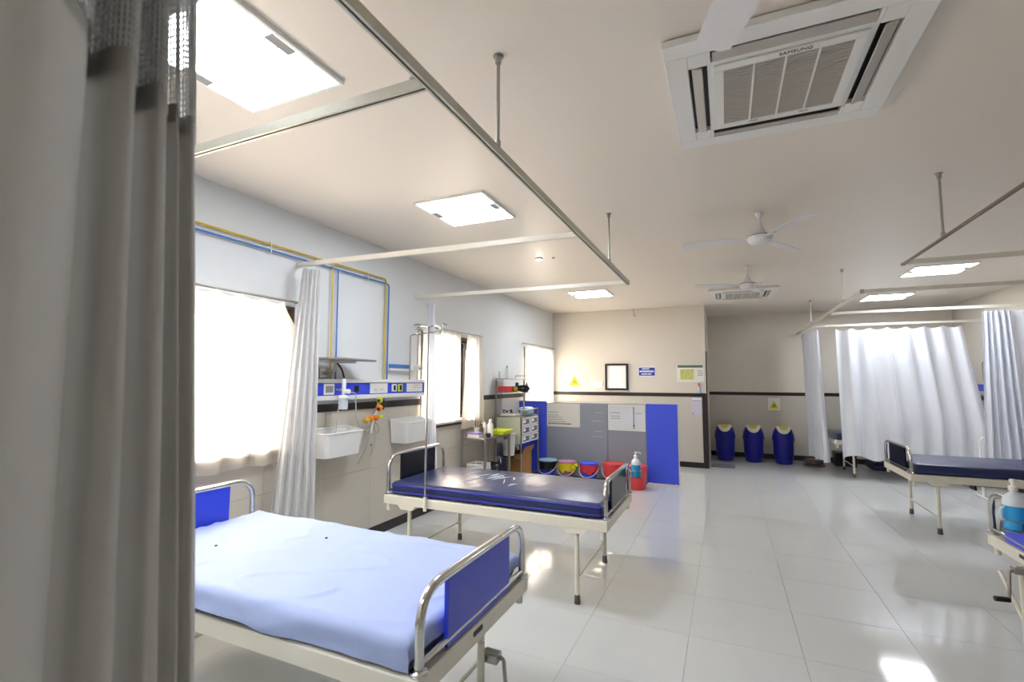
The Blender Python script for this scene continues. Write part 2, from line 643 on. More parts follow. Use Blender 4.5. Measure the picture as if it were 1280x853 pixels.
fc = thing('bed_curtain', 'large off-white cloth curtain with a net top, close to the lens at the left', 'curtain', (-.84, .35, 0.0))
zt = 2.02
o = obj('curtain_cloth', grid(B(), lambda u, v: plan_pt(u, zt + (0.32 - zt) * v), len(PL) - 1, 30), M['shadedcloth'], fc, smooth=True)
o = obj('hem_band', grid(B(), lambda u, v: tuple(Vector(plan_pt(u, zt + 0.012 - 0.035 * v)) + Vector((0.0025, -0.0025, 0))), len(PL) - 1, 2), M['shadedcloth'], fc, smooth=True)
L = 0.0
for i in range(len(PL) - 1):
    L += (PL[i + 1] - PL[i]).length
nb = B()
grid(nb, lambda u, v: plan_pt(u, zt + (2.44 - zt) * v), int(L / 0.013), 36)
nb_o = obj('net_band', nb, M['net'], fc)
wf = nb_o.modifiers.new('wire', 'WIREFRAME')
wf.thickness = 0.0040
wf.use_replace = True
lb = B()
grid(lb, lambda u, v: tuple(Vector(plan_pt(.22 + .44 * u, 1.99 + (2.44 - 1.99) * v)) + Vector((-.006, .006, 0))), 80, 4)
obj('net_lining', lb, M['shadedcloth'], fc, smooth=True)

# cubicle curtains pushed back to the left wall
c1 = curtain(((-3.10, 2.79), (-3.02, 2.90)), ((-3.10, 2.57), (-2.985, 2.90)), 0.34, 2.43, M['cloth'], 'bed_curtain', 'white cubicle curtain gathered against the left wall beside the first window', folds=5, amp=0.028, hem_wave=.01, seed=4)
c2 = curtain(((-3.12, 4.605), (-3.03, 4.62)), ((-3.12, 4.60), (-2.955, 4.62)), 0.40, 2.41, M['shiny'], 'bed_curtain', 'white cubicle curtain gathered between the bedhead panel and the second window', folds=4, amp=0.025, seed=9)
# right-hand curtains
prof = lambda v: min(1.0, v / .75)
c3 = curtain(((1.335, 10.55), (1.46, 9.56)), ((1.36, 10.45), (1.51, 9.50)), 0.20, 2.42, M['shiny'], 'bed_curtain', 'narrow white curtain hanging beside the three blue swing bins', folds=5, amp=0.05, hem_wave=.02, seed=3)
c4 = curtain(((1.71, 9.57), (3.37, 9.57)), ((1.66, 9.20), (3.46, 9.20)), 0.34, 2.42, M['shiny'], 'bed_curtain', 'wide white curtain drawn across the bay behind the black bed at the right', folds=7, amp=0.045, hem_wave=.035, top_wave=0.035, seed=12, nu=160, profile=prof, ambot=.9, seam=1.95)
c5 = curtain(((2.95, 7.83), (3.20, 7.81)), ((2.87, 7.80), (3.26, 7.78)), 0.42, 2.42, M['shiny'], 'bed_curtain', 'white curtain bunched and knotted at its top near the right edge', folds=5, amp=0.055, seed=21, nu=120, sharp=.8)
c6 = curtain(((3.21, 7.85), (3.68, 7.85)), ((3.24, 7.85), (3.68, 7.85)), 0.42, 2.41, M['shiny'], 'bed_curtain', 'flat white curtain to the right of the bunched curtain, by the right wall', folds=3, amp=0.03, seed=31, nu=60)

# window curtains, rods
def rod(y0, y1, z, label, x=XL + 0.05):
    t = thing('curtain_rod', label, 'rod', (x, (y0 + y1) / 2, z))
    obj('pole', sweep(B(), [(x, y0, z), (x, y1, z)], 0.009, 10), M['steel'], t, smooth=True)
    for y in (y0 + .03, y1 - .03):
        obj('bracket', sweep(B(), [(XL, y, z), (x, y, z)], 0.007, 8), M['steel'], t, smooth=True)
    return t


rod(1.0, 2.86, 2.155, 'thin metal curtain rod above the nearest window')
rod(4.45, 6.06, 2.155, 'thin metal curtain rod above the middle window')
rod(7.60, 9.23, 2.175, 'thin metal curtain rod above the far corner window')
wx = XL + 0.05
curtain(((wx, 1.02), (wx, 2.70)), ((wx + .012, 1.02), (wx + .012, 2.80)), 0.90, 2.158, M['wincloth'], 'window_curtain', 'cream curtain glowing with daylight over the nearest window', folds=9, amp=0.013, hem_wave=.008, top_wave=.042, seed=5, nu=144, profile=lambda v: min(1, max(0, (v - .05) / .12)))
curtain(((wx, 4.59), (wx, 5.45)), ((wx, 4.59), (wx, 5.46)), 1.02, 2.15, M['wincloth'], 'window_curtain', 'cream curtain glowing over the left half of the middle window', folds=6, amp=0.012, top_wave=.02, seed=6)
curtain(((wx, 5.62), (wx + .01, 6.0)), ((wx + .02, 5.46), (wx + .03, 6.03)), 0.90, 2.15, M['wincloth'], 'window_curtain', 'cream side curtain gathered at the right of the middle window', folds=5, amp=0.022, seed=7)
curtain(((wx, 7.64), (wx, 9.20)), ((wx, 7.64), (wx, 9.13)), 0.92, 2.165, M['wincloth'], 'window_curtain', 'bright cream curtain over the far window in the corner', folds=8, amp=0.013, top_wave=.02, seed=8)

# ------------------------------------------------------------------ curtain tracks
def track(bm, p0, p1, w=0.026, h=0.036, zb=2.46):
    """open C channel, slot underneath"""
    p0, p1 = Vector((*p0, 0)), Vector((*p1, 0))
    d = (p1 - p0).normalized()
    s = Vector((-d.y, d.x, 0))
    def strip(a, b, z0, z1):
        fn = lambda q, off, z: q + s * off + Vector((0, 0, z))
        v = [bm.verts.new(fn(q, off, z)) for q in (p0, p1) for off, z in ((a, z0), (b, z0), (b, z1), (a, z1))]
        for f in ((0, 1, 2, 3), (7, 6, 5, 4), (0, 4, 5, 1), (1, 5, 6, 2), (2, 6, 7, 3), (3, 7, 4, 0)):
            bm.faces.new([v[i] for i in f])
    strip(-w / 2, w / 2, zb + h - .003, zb + h)
    strip(-w / 2, -w / 2 + .002, zb, zb + h - .003)
    strip(w / 2 - .002, w / 2, zb, zb + h - .003)
    strip(-w / 2 + .002, -w / 2 + .009, zb, zb + .002)
    strip(w / 2 - .009, w / 2 - .002, zb, zb + .002)
    return bm


def hanger(t, x, y, z0=2.496, m=None):
    h = obj('hanger_rod', sweep(B(), [(x, y, z0), (x, y, H)], 0.0075, 10), m or M['steel'], t, smooth=True)
    bm = B()
    lathe(bm, [(0.013, H - .035), (0.013, H - .006), (0.022, H - .006), (0.022, H - .001)], (x, y, 0), 14)
    obj('flange', bm, M['steel'], h, smooth=True)
    obj('rail_clamp', lathe(B(), [(0.012, z0), (0.012, z0 + .03)], (x, y, 0), 12), M['steel'], h, smooth=True)


t = thing('curtain_track', 'grey metal ceiling-hung curtain track over the beds at the left', 'curtain track', (-0.84, 2.0, 2.46))
obj('main_rail', track(B(), (-.84, YB), (-.84, 4.62)), M['galv'], t)
for a, b in (((XL, 1.22), (-.853, 1.22)), ((XL, 2.84), (-.853, 2.95)), ((XL, 4.50), (-.853, 4.60))):
    obj('cross_rail', track(B(), a, b), M['galv'] if a[1] < 2 else M['white_track'], t)
    bm = B()
    box(bm, -.853 - .05, -.853, b[1] - .016, b[1] + .016, 2.497, 2.503)
    obj('joint_plate', bm, M['galv'], t)
for y in (0.0, 1.73, 3.82):
    hanger(t, -.84, y)
obj('end_cap', bx(-.856, -.824, 4.62, 4.63, 2.456, 2.5), M['galv'], t)

t = thing('curtain_track', 'curtain track hung from the ceiling at the upper right edge', 'curtain track', (1.316, 3.0, 2.46))
obj('main_rail', track(B(), (1.316, YB), (1.316, 4.70), w=.022, h=.012), M['brownrail'], t)
for y in (2.9, 4.68):
    obj('cross_rail', track(B(), (1.329, y), (XR, y)), M['white_track'], t)
for y in (1.8, 3.92):
    hanger(t, 1.316, y, 2.4725)
obj('end_cap', bx(1.302, 1.330, 4.70, 4.706, 2.456, 2.476), M['galv'], t)

t = thing('curtain_track', 'white curtain track carrying the white curtains at the right', 'curtain track', (1.33, 8.5, 2.46))
obj('main_rail', track(B(), (1.33, 6.04), (1.33, YA)), M['white_track'], t)
for y in (6.05, 7.83, 9.58):
    obj('cross_rail', track(B(), (1.343, y), (XR, y)), M['white_track'], t)
for y in (6.9, 9.32):
    hanger(t, 1.33, y, m=M['white_track'])
obj('end_cap', bx(1.312, 1.348, 6.03, 6.04, 2.456, 2.5), M['galv'], t)

# ------------------------------------------------------------------ ceiling lights
def ceiling_light(x, y, label):
    t = thing('ceiling_light', label, 'ceiling light', (x, y, H - 0.03), group='square ceiling lights')
    h = 0.30
    fr = B()
    for a in ((-h, h, -h, -h + .016), (-h, h, h - .016, h), (-h, -h + .016, -h + .016, h - .016), (h - .016, h, -h + .016, h - .016)):
        box(fr, *a, 0.012, 0.0295)
    obj('light_frame', fr, M['plastic'], t, local=True)
    for s in (-1, 1):
        y0, y1 = (-h + .016, -.004) if s < 0 else (.004, h - .016)
        obj('diffuser', bx(-h + .016, h - .016, y0, y1, 0.016, 0.022), M['lamp'], t, local=True)
    obj('divider', bx(-h + .016, h - .016, -.004, .004, 0.014, 0.024), M['plastic'], t, local=True)
    for s in (-1, 1):
        obj('lamp_holder', bx(s * (h - .018) - (.05 if s > 0 else 0), s * (h - .018) + (0 if s > 0 else .05), -.07, .05, 0.010, 0.018), M['grey'], t, local=True)


ceiling_light(-1.865, 1.30, 'square ceiling light nearest the camera, beside the near curtain')
ceiling_light(-1.865, 3.27, 'square ceiling light over the first two beds, second from the camera')
ceiling_light(-1.865, -0.70, 'unseen square fill light added on the ceiling behind the camera')  # added lamp out of view, brightens the near bed and left wall
ceiling_light(-1.90, 7.30, 'square ceiling light at the far left, near the back wall')
ceiling_light(2.38, 7.33, 'square ceiling light at the right between two curtain rails')
ceiling_light(2.38, 9.39, 'farthest square ceiling light at the right, above the wide white curtain')

t = thing('downlight', 'small round glowing lamp in the ceiling between two cross rails at the left', 'ceiling light', (-1.88, 4.95, H - .03))
obj('ring', lathe(B(), [(0.03, 0.0295), (0.042, 0.0295), (0.042, 0.02), (0.030, 0.014)], seg=20), M['plastic'], t, local=True, smooth=True)
obj('lens', ball(B(), (0, 0, 0.014), 0.026, sz=.5), M['downlight'], t, local=True, smooth=True)
tag(obj('smoke_detector', lathe(B(), [(0.012, H - .012), (0.016, H - .005), (0.016, H - .001)], (-1.72, 4.98, 0), 12), M['grey']), 'tiny grey sensor on the ceiling beside the small round lamp', 'sensor')
bm = B()
sweep(bm, [(-1.57, 9.19, H), (-1.57, 9.19, 2.80)], .006, 8)
sweep(bm, rnd([(-1.57, 9.19, 2.80), (-1.57, 9.19, 2.76), (-1.53, 9.19, 2.76), (-1.53, 9.19, 2.80)], .015), .006, 8)
tag(obj('ceiling_hook', bm, M['steel'], smooth=True), 'small bare hook hanging from the ceiling before the back wall', 'hook')

# ------------------------------------------------------------------ air conditioners
def cassette(cx, cy, label, lettering=False):
    t = thing('air_conditioner', label, 'air conditioner', (cx, cy, H - .045), group='ceiling cassette air conditioners')
    w = 0.465
    pn = B()
    i0, i1 = 0.30, 0.375   # outlet slot band
    box(pn, -i0, i0, -i0, i0, 0.010, 0.03)                       # middle field
    for s in (-1, 1):
        for a in ((-w, w, s * i1, s * w), ):
            box(pn, a[0], a[1], min(a[2], a[3]), max(a[2], a[3]), 0.008, 0.04)
            box(pn, min(a[2], a[3]), max(a[2], a[3]), -i1, i1, 0.008, 0.04)
        for q in (-1, 1):
            box(pn, min(s * i0, s * i1), max(s * i0, s * i1), min(q * .285, q * i1), max(q * .285, q * i1), 0.008, 0.035)
            if True:
                box(pn, min(q * .285, q * i0), max(q * .285, q * i0), min(s * i0, s * i1), max(s * i0, s * i1), 0.008, 0.035)
    obj('fascia_panel', pn, M['acwhite'], t, local=True, bevel=0.003)
    obj('housing', bx(-w + .05, w - .05, -w + .05, w - .05, 0.032, 0.0445), M['black'], t, local=True)
    fl = M['acwhite']
    for k in range(4):
        bm = B()
        box(bm, -.28, .28, i0 + .018, i1 - .014, 0.004, 0.012)
        bmesh.ops.rotate(bm, verts=bm.verts, cent=(0, i0 + .04, .008), matrix=Matrix.Rotation(math.radians(18), 3, 'X'))
        bmesh.ops.rotate(bm, verts=bm.verts, cent=(0, 0, 0), matrix=Matrix.Rotation(k * PI / 2, 3, 'Z'))
        obj('louvre', bm, M['acgrille'], t, local=True)
    g = B()
    for s in (-1, 1):
        box(g, -.275, .275, min(s * .235, s * .275), max(s * .235, s * .275), 0.0, 0.010)
        box(g, min(s * .235, s * .275), max(s * .235, s * .275), -.235, .235, 0.0, 0.010)
    gr = obj('grille', g, M['acwhite'], t, local=True, bevel=0.003)
    obj('grille_backing', bx(-.235, .235, -.235, .235, 0.008, 0.0098), M['black'], gr, local=True)
    n = 30
    bm = B()
    slats(bm, -.235, .235, -.235, .235, 0.001, 0.0078, n, 'y', .6)
    sl = obj('grille_slats', bm, M['acgrille'], gr, local=True)
    sl['kind'] = 'stuff'
    for x in (-.118, 0, .118):
        obj('grille_rib', bx(x - .004, x + .004, -.235, .235, -0.001, 0.008), M['acwhite'], gr, local=True)
    for x in (-.10, .12):
        obj('latch', bx(x - .02, x + .02, .246, .256, -0.002, 0.0), M['acgrille'], gr, local=True)
    if lettering:
        cu = bpy.data.curves.new('letters', 'FONT')
        cu.body = 'SAMSUNG'
        cu.size = 0.026
        cu.extrude = 0.0006
        cu.align_x = 'CENTER'
        cu.align_y = 'CENTER'
        tmp = bpy.data.objects.new('letters', cu)
        COL.objects.link(tmp)
        bpy.context.view_layer.update()
        me = bpy.data.meshes.new_from_object(tmp.evaluated_get(bpy.context.evaluated_depsgraph_get()))
        bpy.data.objects.remove(tmp)
        me.materials.append(M['darkink'])
        o = bpy.data.objects.new('lettering', me)
        COL.objects.link(o)
        o.parent = gr
        o.location = (0.03, -.256, -0.0008)
        o.rotation_euler = (PI, 0, 0)
    return t


cassette(0.265, 2.38, 'white ceiling cassette air conditioner, large and close at the upper right', True)
cassette(0.265, 8.15, 'white ceiling cassette air conditioner far off behind the ceiling fans')


# ------------------------------------------------------------------ ceiling fans
def ceiling_fan(x, y, zb, a0, label):
    t = thing('ceiling_fan', label, 'ceiling fan', (x, y, zb), group='white ceiling fans')
    obj('down_rod', sweep(B(), [(0, 0, .06), (0, 0, H - zb)], .009, 10), M['fan'], t, local=True, smooth=True)
    obj('canopy', lathe(B(), [(.012, H - zb - .05), (.03, H - zb - .012), (.034, H - zb - .001)], seg=16), M['fan'], t, local=True, smooth=True)
    obj('motor_housing', lathe(B(), [(.02, -.055), (.055, -.05), (.085, -.03), (.092, -.01), (.092, .012), (.078, .02), (.07, .028), (.045, .045), (.022, .085), (.012, .13)], seg=24), M['fan'], t, local=True, smooth=True)
    obj('motor_band', lathe(B(), [(.088, .010), (.094, .013), (.094, .019), (.082, .022)], seg=24), M['grey'], t, local=True, smooth=True)
    for k in range(3):
        bm = B()
        prof = [(.13, -.035), (.2, -.05), (.45, -.062), (.585, -.056), (.6, -.03), (.6, .03), (.585, .052), (.45, .058), (.2, .05), (.13, .035)]
        prism(bm, prof, -.0015, .0015)
        bmesh.ops.rotate(bm, verts=bm.verts, cent=(0, 0, 0), matrix=Matrix.Rotation(math.radians(10), 3, 'X'))
        bmesh.ops.rotate(bm, verts=bm.verts, cent=(0, 0, 0), matrix=Matrix.Rotation(a0 + k * 2 * PI / 3, 3, 'Z'))
        bl = obj('blade', bm, M['fan'], t, local=True)
        bm = box(B(), .075, .18, -.016, .016, -.007, .0)
        bmesh.ops.rotate(bm, verts=bm.verts, cent=(0, 0, 0), matrix=Matrix.Rotation(a0 + k * 2 * PI / 3, 3, 'Z'))
        obj('blade_arm', bm, M['fan'], bl, local=True)


ceiling_fan(.285, 4.30, 2.69, math.radians(180), 'white ceiling fan hanging in mid room, the middle one of three')
ceiling_fan(.27, 6.27, 2.67, math.radians(195), 'white ceiling fan just before the far air conditioner')
ceiling_fan(.20, .98, 2.56, math.radians(111), 'nearest ceiling fan, only one blade tip showing below the near air conditioner')


# ------------------------------------------------------------------ hospital beds
def hospital_bed(label, foot_x, yc, direction, panel, Lb=1.86, Wb=.90, head_h=.90, foot_h=.84, boards=True, crank=None, foot_posts=.425, leg_in=.225, name='hospital_bed', group='steel hospital beds'):
    """local x runs from the foot (0) to the head (-Lb)"""
    t = thing(name, label, 'bed', (foot_x, yc, 0), 0 if direction < 0 else PI, group)
    z0, z1 = .515, .585
    w = Wb / 2
    fr = B()
    for s in (-1, 1):
        a, b = sorted((s * w, s * (w - .035)))
        box(fr, -Lb, 0, a, b, z0, z1)
    box(fr, -.035, 0, -w + .035, w - .035, z0, z1)
    box(fr, -Lb, -Lb + .035, -w + .035, w - .035, z0, z1)
    obj('bed_frame', fr, M['enamel'], t, local=True, bevel=.004)
    obj('deck', bx(-Lb + .035, -.035, -w + .035, w - .035, z1 - .02, z1 - .004), M['enamel'], t, local=True)
    for ex in (-leg_in, -Lb + leg_in):
        for s in (-1, 1):
            y = s * (w - .05)
            lg = B()
            sweep(lg, [(ex, y, .05), (ex, y, z0)], .016, 12)
            leg = obj('leg', lg, M['enamel'], t, local=True, smooth=True)
            gs = B()
            ya, yb = sorted((y + s * .012, y + s * .05))
            prism(gs, [(ex - .085, z0 + .001), (ex - .055, z0 - .032), (ex + .055, z0 - .032), (ex + .085, z0 + .001)], ya, yb, lambda x, z, yy: (x, yy, z))
            obj('gusset', gs, M['enamel'], leg, local=True)
            obj('leg_cap', lathe(B(), [(.021, 0.0), (.022, .01), (.019, .055), (.016, .06)], (ex, y, 0), 14), M['rubber'], leg, local=True, smooth=True)
        obj('stretcher', sweep(B(), [(ex, -w + .05, .17), (ex, w - .05, .17)], .009, 8), M['enamel'], t, local=True, smooth=True)
    if boards:
        for ex, hh, nm in ((-.018, foot_h, 'footboard_tube'), (-Lb + .018, head_h, 'headboard_tube')):
            y = foot_posts
            pts = rnd([(ex, -y, z1), (ex, -y, hh), (ex, y, hh), (ex, y, z1)], .13, 8)
            tb = obj(nm, sweep(B(), pts, .0165, 14), M['chrome'], t, local=True, smooth=True)
            for s in (-1, 1):
                bm = lathe(B(), [(.028, z1 - .002), (.03, z1 + .004), (.03, z1 + .014), (.021, z1 + .02)], (ex, s * y, 0), 16)
                obj('post_collar', bm, M['chrome'], tb, local=True, smooth=True)
            bm = B()
            sweep(bm, [(ex, -y, z1 + .03), (ex, y, z1 + .03)], .011, 10)
            obj('lower_bar', bm, M['chrome'], tb, local=True, smooth=True)
            pnl = obj('foot_panel' if ex > -.1 else 'head_panel', bx(ex - .009, ex + .009, -.262, .262, z1 + .005, hh - .012), panel, t, local=True, bevel=.002)
            pnl['label'] = 'black laminate panel' if panel is M['blackpanel'] else 'blue laminate panel'
    for ex in (-.035, -Lb + .035):
        for s in (-1, 1):
            lg = sweep(B(), [(ex, s * (w - .025), z0 - .055), (ex, s * (w - .025), z0 + .01)], .017, 10)
            obj('corner_socket', lg, M['enamel'], t, local=True, smooth=True)
    if crank:
        bm = B()
        sweep(bm, [(.012, -.05, .06), (.012, -.05, z0)], .015, 10)
        sweep(bm, [(.012, -.05, .20), (.012, -.30, .40)], .010, 8)
        obj('crank_support', bm, M['enamel'], t, local=True, smooth=True)
        obj('crank_slot', bx(-.001, .003, -.09, -.02, .55, .568), M['black'], t, local=True)
        bm = B()
        zc, zg = crank
        box(bm, .0, .07, -.03, .02, zc - .017, zc + .018)
        ck = obj('crank', bm, M['steel'], t, local=True, bevel=.004)
        bm = sweep(B(), rnd([(.05, .0, zc), (.085, .0, zc), (.10, .02, zg)], .02), .008, 10)
        obj('crank_arm', bm, M['steel'], ck, local=True, smooth=True)
        bm = sweep(B(), [(.10, .02, zg), (.165, .03, zg)], .014, 12)
        obj('crank_grip', bm, M['black'], ck, local=True, smooth=True)
    return t


def slab(x0, x1, y0, y1, z0, z1, r=.03, seg=4):
    bm = bx(x0, x1, y0, y1, z0, z1)
    bmesh.ops.bevel(bm, geom=list(bm.edges), offset=r, segments=seg, affect='EDGES', profile=.5)
    return bm


def mattress(x0, x1, y0, y1, label, z1=.69, near=-1, piping=True, creases=None):
    t = thing('mattress', label, 'mattress', ((x0 + x1) / 2, (y0 + y1) / 2, .586))
    obj('cover', slab(x0, x1, y0, y1, .586, z1), M['navy'], t, smooth=True)
    if piping:
        bm = B()
        for z in (.612, .664):
            pts = []
            q = .03
            for cx, cy, a in ((x1 - q, y1 - q, 0), (x0 + q, y1 - q, 90), (x0 + q, y0 + q, 180), (x1 - q, y0 + q, 270)):
                for k in range(5):
                    an = math.radians(a + k * 22.5)
                    pts.append((cx + (q + .0005) * math.cos(an), cy + (q + .0005) * math.sin(an), z))
            sweep(bm, pts, .007, 6, closed=True)
        obj('piping', bm, M['bluepiping'], t, smooth=True)['kind'] = 'stuff'
    if creases:
        bm = B()
        rr = random.Random(5)
        for cx, cy, ln, an in creases:
            pts = []
            for k in range(7):
                u = k / 6 - .5
                pts.append((cx + math.cos(an) * ln * u + rr.uniform(-.006, .006), cy + math.sin(an) * ln * u + rr.uniform(-.006, .006), z1 - .0015))
            sweep(bm, pts, [.0008, .004, .007, .008, .007, .004, .0008], 6)
        obj('highlighted_creases', bm, M['creased'], t, smooth=True)['kind'] = 'stuff'
    return t


M['creased'] = mat('plastic_crease_highlight', '#cdd2e2', 0.25, spec=.9, var=.1)  # pale base colour stands for the highlights along the plastic creases

# bed 1, near left
hospital_bed('near left steel bed with blue panels and a pale blue sheet', -.912, 1.785, -1, M['blue'], Lb=1.92, Wb=.92, head_h=.885, crank=(.447, .20))
mattress(-2.77, -.965, 1.345, 2.225, 'dark mattress under the pale blue sheet', z1=.685, piping=False)


def bedsheet():
    x0, x1, y0, y1, zt, r = -2.785, -.955, 1.335, 2.235, .692, .035
    arc = r * PI / 2

    def wrap(s, a, b, drop):
        """unrolled distance s -> position across, drop below the top"""
        if s < a:
            d = a - s
            sg = -1
            e = a
        elif s > b:
            d = s - b
            sg = 1
            e = b
        else:
            return s, 0.0
        if d < arc:
            th = d / r
            return e + sg * r * math.sin(th), r * (1 - math.cos(th))
        return e + sg * r, r + (d - arc)

    dl = .115

    def fn(u, v):
        sx = (x0 + r - .07) + ((x1 - r + .085) - (x0 + r - .07)) * u
        sy = (y0 + r - dl) + ((y1 - r + .09) - (y0 + r - dl)) * v
        px, dx = wrap(sx, x0 + r, x1 - r, dl)
        py, dy = wrap(sy, y0 + r, y1 - r, dl)
        d = math.hypot(dx, dy)
        near = max(0, min(1, dy / .08)) if sy < y0 + r else 0
        # the loose near edge bunches up part way along
        pinch = math.exp(-((px + 1.56) / .10) ** 2)
        loose = max(0.0, min(1.0, (-1.50 - px) / .25))
        z = zt - min(d, .103 - .02 * near * loose)
        nx = noise.noise(Vector((px * 3.1, py * 2.2, 1.0))) * .006 + noise.noise(Vector((px * 9 + py * 14, py * 3, 5.0))) * .003
        rdg = abs(noise.noise(Vector((px * 2.2 + py * .8, py * 5.5 - px, 9.0))))
        nx += max(0, .10 - rdg) * .07
        z += nx * (1 if d < .02 else .3)
        py += near * (.012 * noise.noise(Vector((px * 8, 2, z * 12))) - .022 * pinch * (1 - abs(d - .05) / .08) - .02 * loose * min(1, d / .08))
        px += .008 * noise.noise(Vector((px * 3, py * 9, z * 14))) * min(1, d / .04)
        z = max(z, .5885)
        return (px, py, z)
    return grid(B(), fn, 150, 84)


o = obj('bed_sheet', bedsheet(), M['sheet'], smooth=True)
for p in o.data.polygons:
    p.use_smooth = True
tag(o, 'pale blue bed sheet tucked over the near left mattress', 'bed sheet')
for cx, cy, lb_ in ((-1.95, 1.98, 'tiny dark speck on the pale blue sheet, nearer the navy-mattress bed'), (-2.36, 1.66, 'tiny dark speck on the pale blue sheet, nearer the big net-topped curtain')):
    tag(obj('lint', ball(B(), (cx, cy, .6985), .007, 8, .6), M['black']), lb_, 'speck', 'dark specks on the sheet')

# bed 2, middle left
hospital_bed('steel bed with black panels and a navy mattress, mid left', -.757, 3.735, -1, M['blackpanel'], Lb=1.86, Wb=.92)
cr = []
rr = random.Random(3)
for k in range(16):
    cr.append((-2.15 + rr.uniform(0, .62), 3.62 + rr.uniform(-.05, .36), rr.uniform(.10, .30), math.radians(rr.choice([62, 70, 78, 66, 110]))))
mattress(-2.57, -.80, 3.30, 4.15, 'navy mattress in shiny creased plastic on the mid left bed', creases=cr)
# beds at the right
hospital_bed('steel bed with a black footboard in the right-hand bay', 1.705, 6.72, 1, M['blackpanel'], Lb=1.86, Wb=.92)
mattress(1.75, 3.51, 6.28, 7.15, 'navy mattress on the bed before the white curtains', piping=False)
hospital_bed('near right steel bed with a blue footboard, cut by the right edge', 1.48, 3.62, 1, M['blue'], Lb=1.9, Wb=.92, crank=(.50, .345))
mattress(1.525, 3.32, 3.19, 4.05, 'dark mattress on the bed cut by the right edge', piping=False)
hospital_bed('white couch with a black mattress, mostly hidden behind the wide white curtain', 1.59, 9.78, 1, M['blackpanel'], Lb=1.86, Wb=.84, boards=False, leg_in=.25, name='examination_couch', group='examination couches')
mattress(1.60, 3.40, 9.38, 10.18, 'black mattress end poking out between the two white curtains', piping=False)

# crank box under the right-hand bed
t = thing('crank_box', 'small grey crank box hanging under the right-hand bed with black footboard', 'crank box', (2.40, 6.72, .39))
obj('housing', bx(2.36, 2.62, 6.66, 6.78, .44, .513), M['grey'], t, bevel=.004)
obj('end_plate', bx(2.345, 2.36, 6.65, 6.79, .40, .513), M['black'], t, bevel=.003)

# white enamel bowl on the near right mattress
t = thing('bowl', 'white enamel bowl on the mattress behind the blue footboard at the right edge', 'bowl', (1.66, 3.93, .6905))
bm = lathe(B(), [(.05, 0), (.06, .004), (.085, .035), (.10, .045), (.104, .047), (.10, .05), (.082, .04), (.055, .01), (.01, .008)], seg=24)
obj('basin', bm, M['plastic'], t, local=True, smooth=True)

# ------------------------------------------------------------------ sanitiser bottles
def sanitiser(x, y, z, s, label, bracket=True):
    t = thing('sanitiser_bottle', label, 'bottle', (x, y, z), group='hand sanitiser bottles')
    prof = [(.036, 0), (.04, .006), (.041, .02), (.041, .125), (.036, .143), (.02, .158), (.014, .164), (.014, .17)]
    k = next(i for i, p in enumerate(prof) if p[1] > .1)
    obj('gel', lathe(B(), [(r * s, h * s) for r, h in ((.036, 0), (.04, .006), (.041, .02), (.041, .105))], seg=20), M['gel'], t, local=True, smooth=True)
    obj('bottle_neck', lathe(B(), [(r * s, h * s) for r, h in ((.041, .1055), (.041, .125), (.036, .143), (.02, .158), (.014, .164), (.014, .17))], seg=20), M['bottle'], t, local=True, smooth=True)
    pm = B()
    lathe(pm, [(.017 * s, .17 * s), (.017 * s, .188 * s), (.007 * s, .19 * s), (.007 * s, .205 * s), (.012 * s, .206 * s), (.012 * s, .219 * s)], seg=14)
    sweep(pm, rnd([(0, 0, .213 * s), (.03 * s, 0, .214 * s), (.048 * s, 0, .206 * s)], .01), .005 * s, 8)
    obj('pump', pm, M['plastic'], t, local=True, smooth=True)
    obj('handle', sweep(B(), rnd([(-.039 * s, -.012 * s, .10 * s), (-.055 * s, -.016 * s, .09 * s), (-.055 * s, -.016 * s, .05 * s), (-.039 * s, -.012 * s, .04 * s)], .01), .005 * s, 8), M['bottle'], t, local=True, smooth=True)
    if bracket:
        bm = B()
        lathe(bm, [(.046 * s, -.006), (.046 * s, -.001)], seg=20)
        ring = [(.045 * s * math.cos(a), .045 * s * math.sin(a), .05) for a in [2 * PI * i / 20 for i in range(20)]]
        sweep(bm, ring, .003, 6, closed=True)
        for a in (0, PI / 2, PI, 3 * PI / 2):
            sweep(bm, [(.0445 * s * math.cos(a), .0445 * s * math.sin(a), 0), (.0445 * s * math.cos(a), .0445 * s * math.sin(a), .05)], .0025, 6)
        obj('wire_holder', bm, M['steel'], t, local=True, smooth=True)
    return t


sanitiser(-.71, 4.145, .735, .93, 'blue hand sanitiser pump bottle hung on the mid left footboard')
sanitiser(1.425, 3.585, .727, 1.24, 'blue hand sanitiser pump bottle before the blue footboard at the right edge')

# white tube stand behind the right bed
t = thing('bedside_stand', 'white bent tube frame standing behind the navy mattress at the right', 'stand', (3.3, 8.45, 0))
obj('bent_tube', sweep(B(), rnd([(3.06, 8.45, 0), (3.06, 8.45, .81), (3.50, 8.45, .81), (3.50, 8.45, 0)], .1), .014, 12), M['plastic'], t, smooth=True)
obj('crossbar', sweep(B(), [(3.06, 8.45, .3), (3.50, 8.45, .3)], .01, 8), M['plastic'], t, smooth=True)
obj('foot_bar', sweep(B(), [(3.06, 8.25, .014), (3.06, 8.65, .014)], .013, 8), M['plastic'], t, smooth=True)
obj('foot_bar', sweep(B(), [(3.50, 8.25, .014), (3.50, 8.65, .014)], .013, 8), M['plastic'], t, smooth=True)

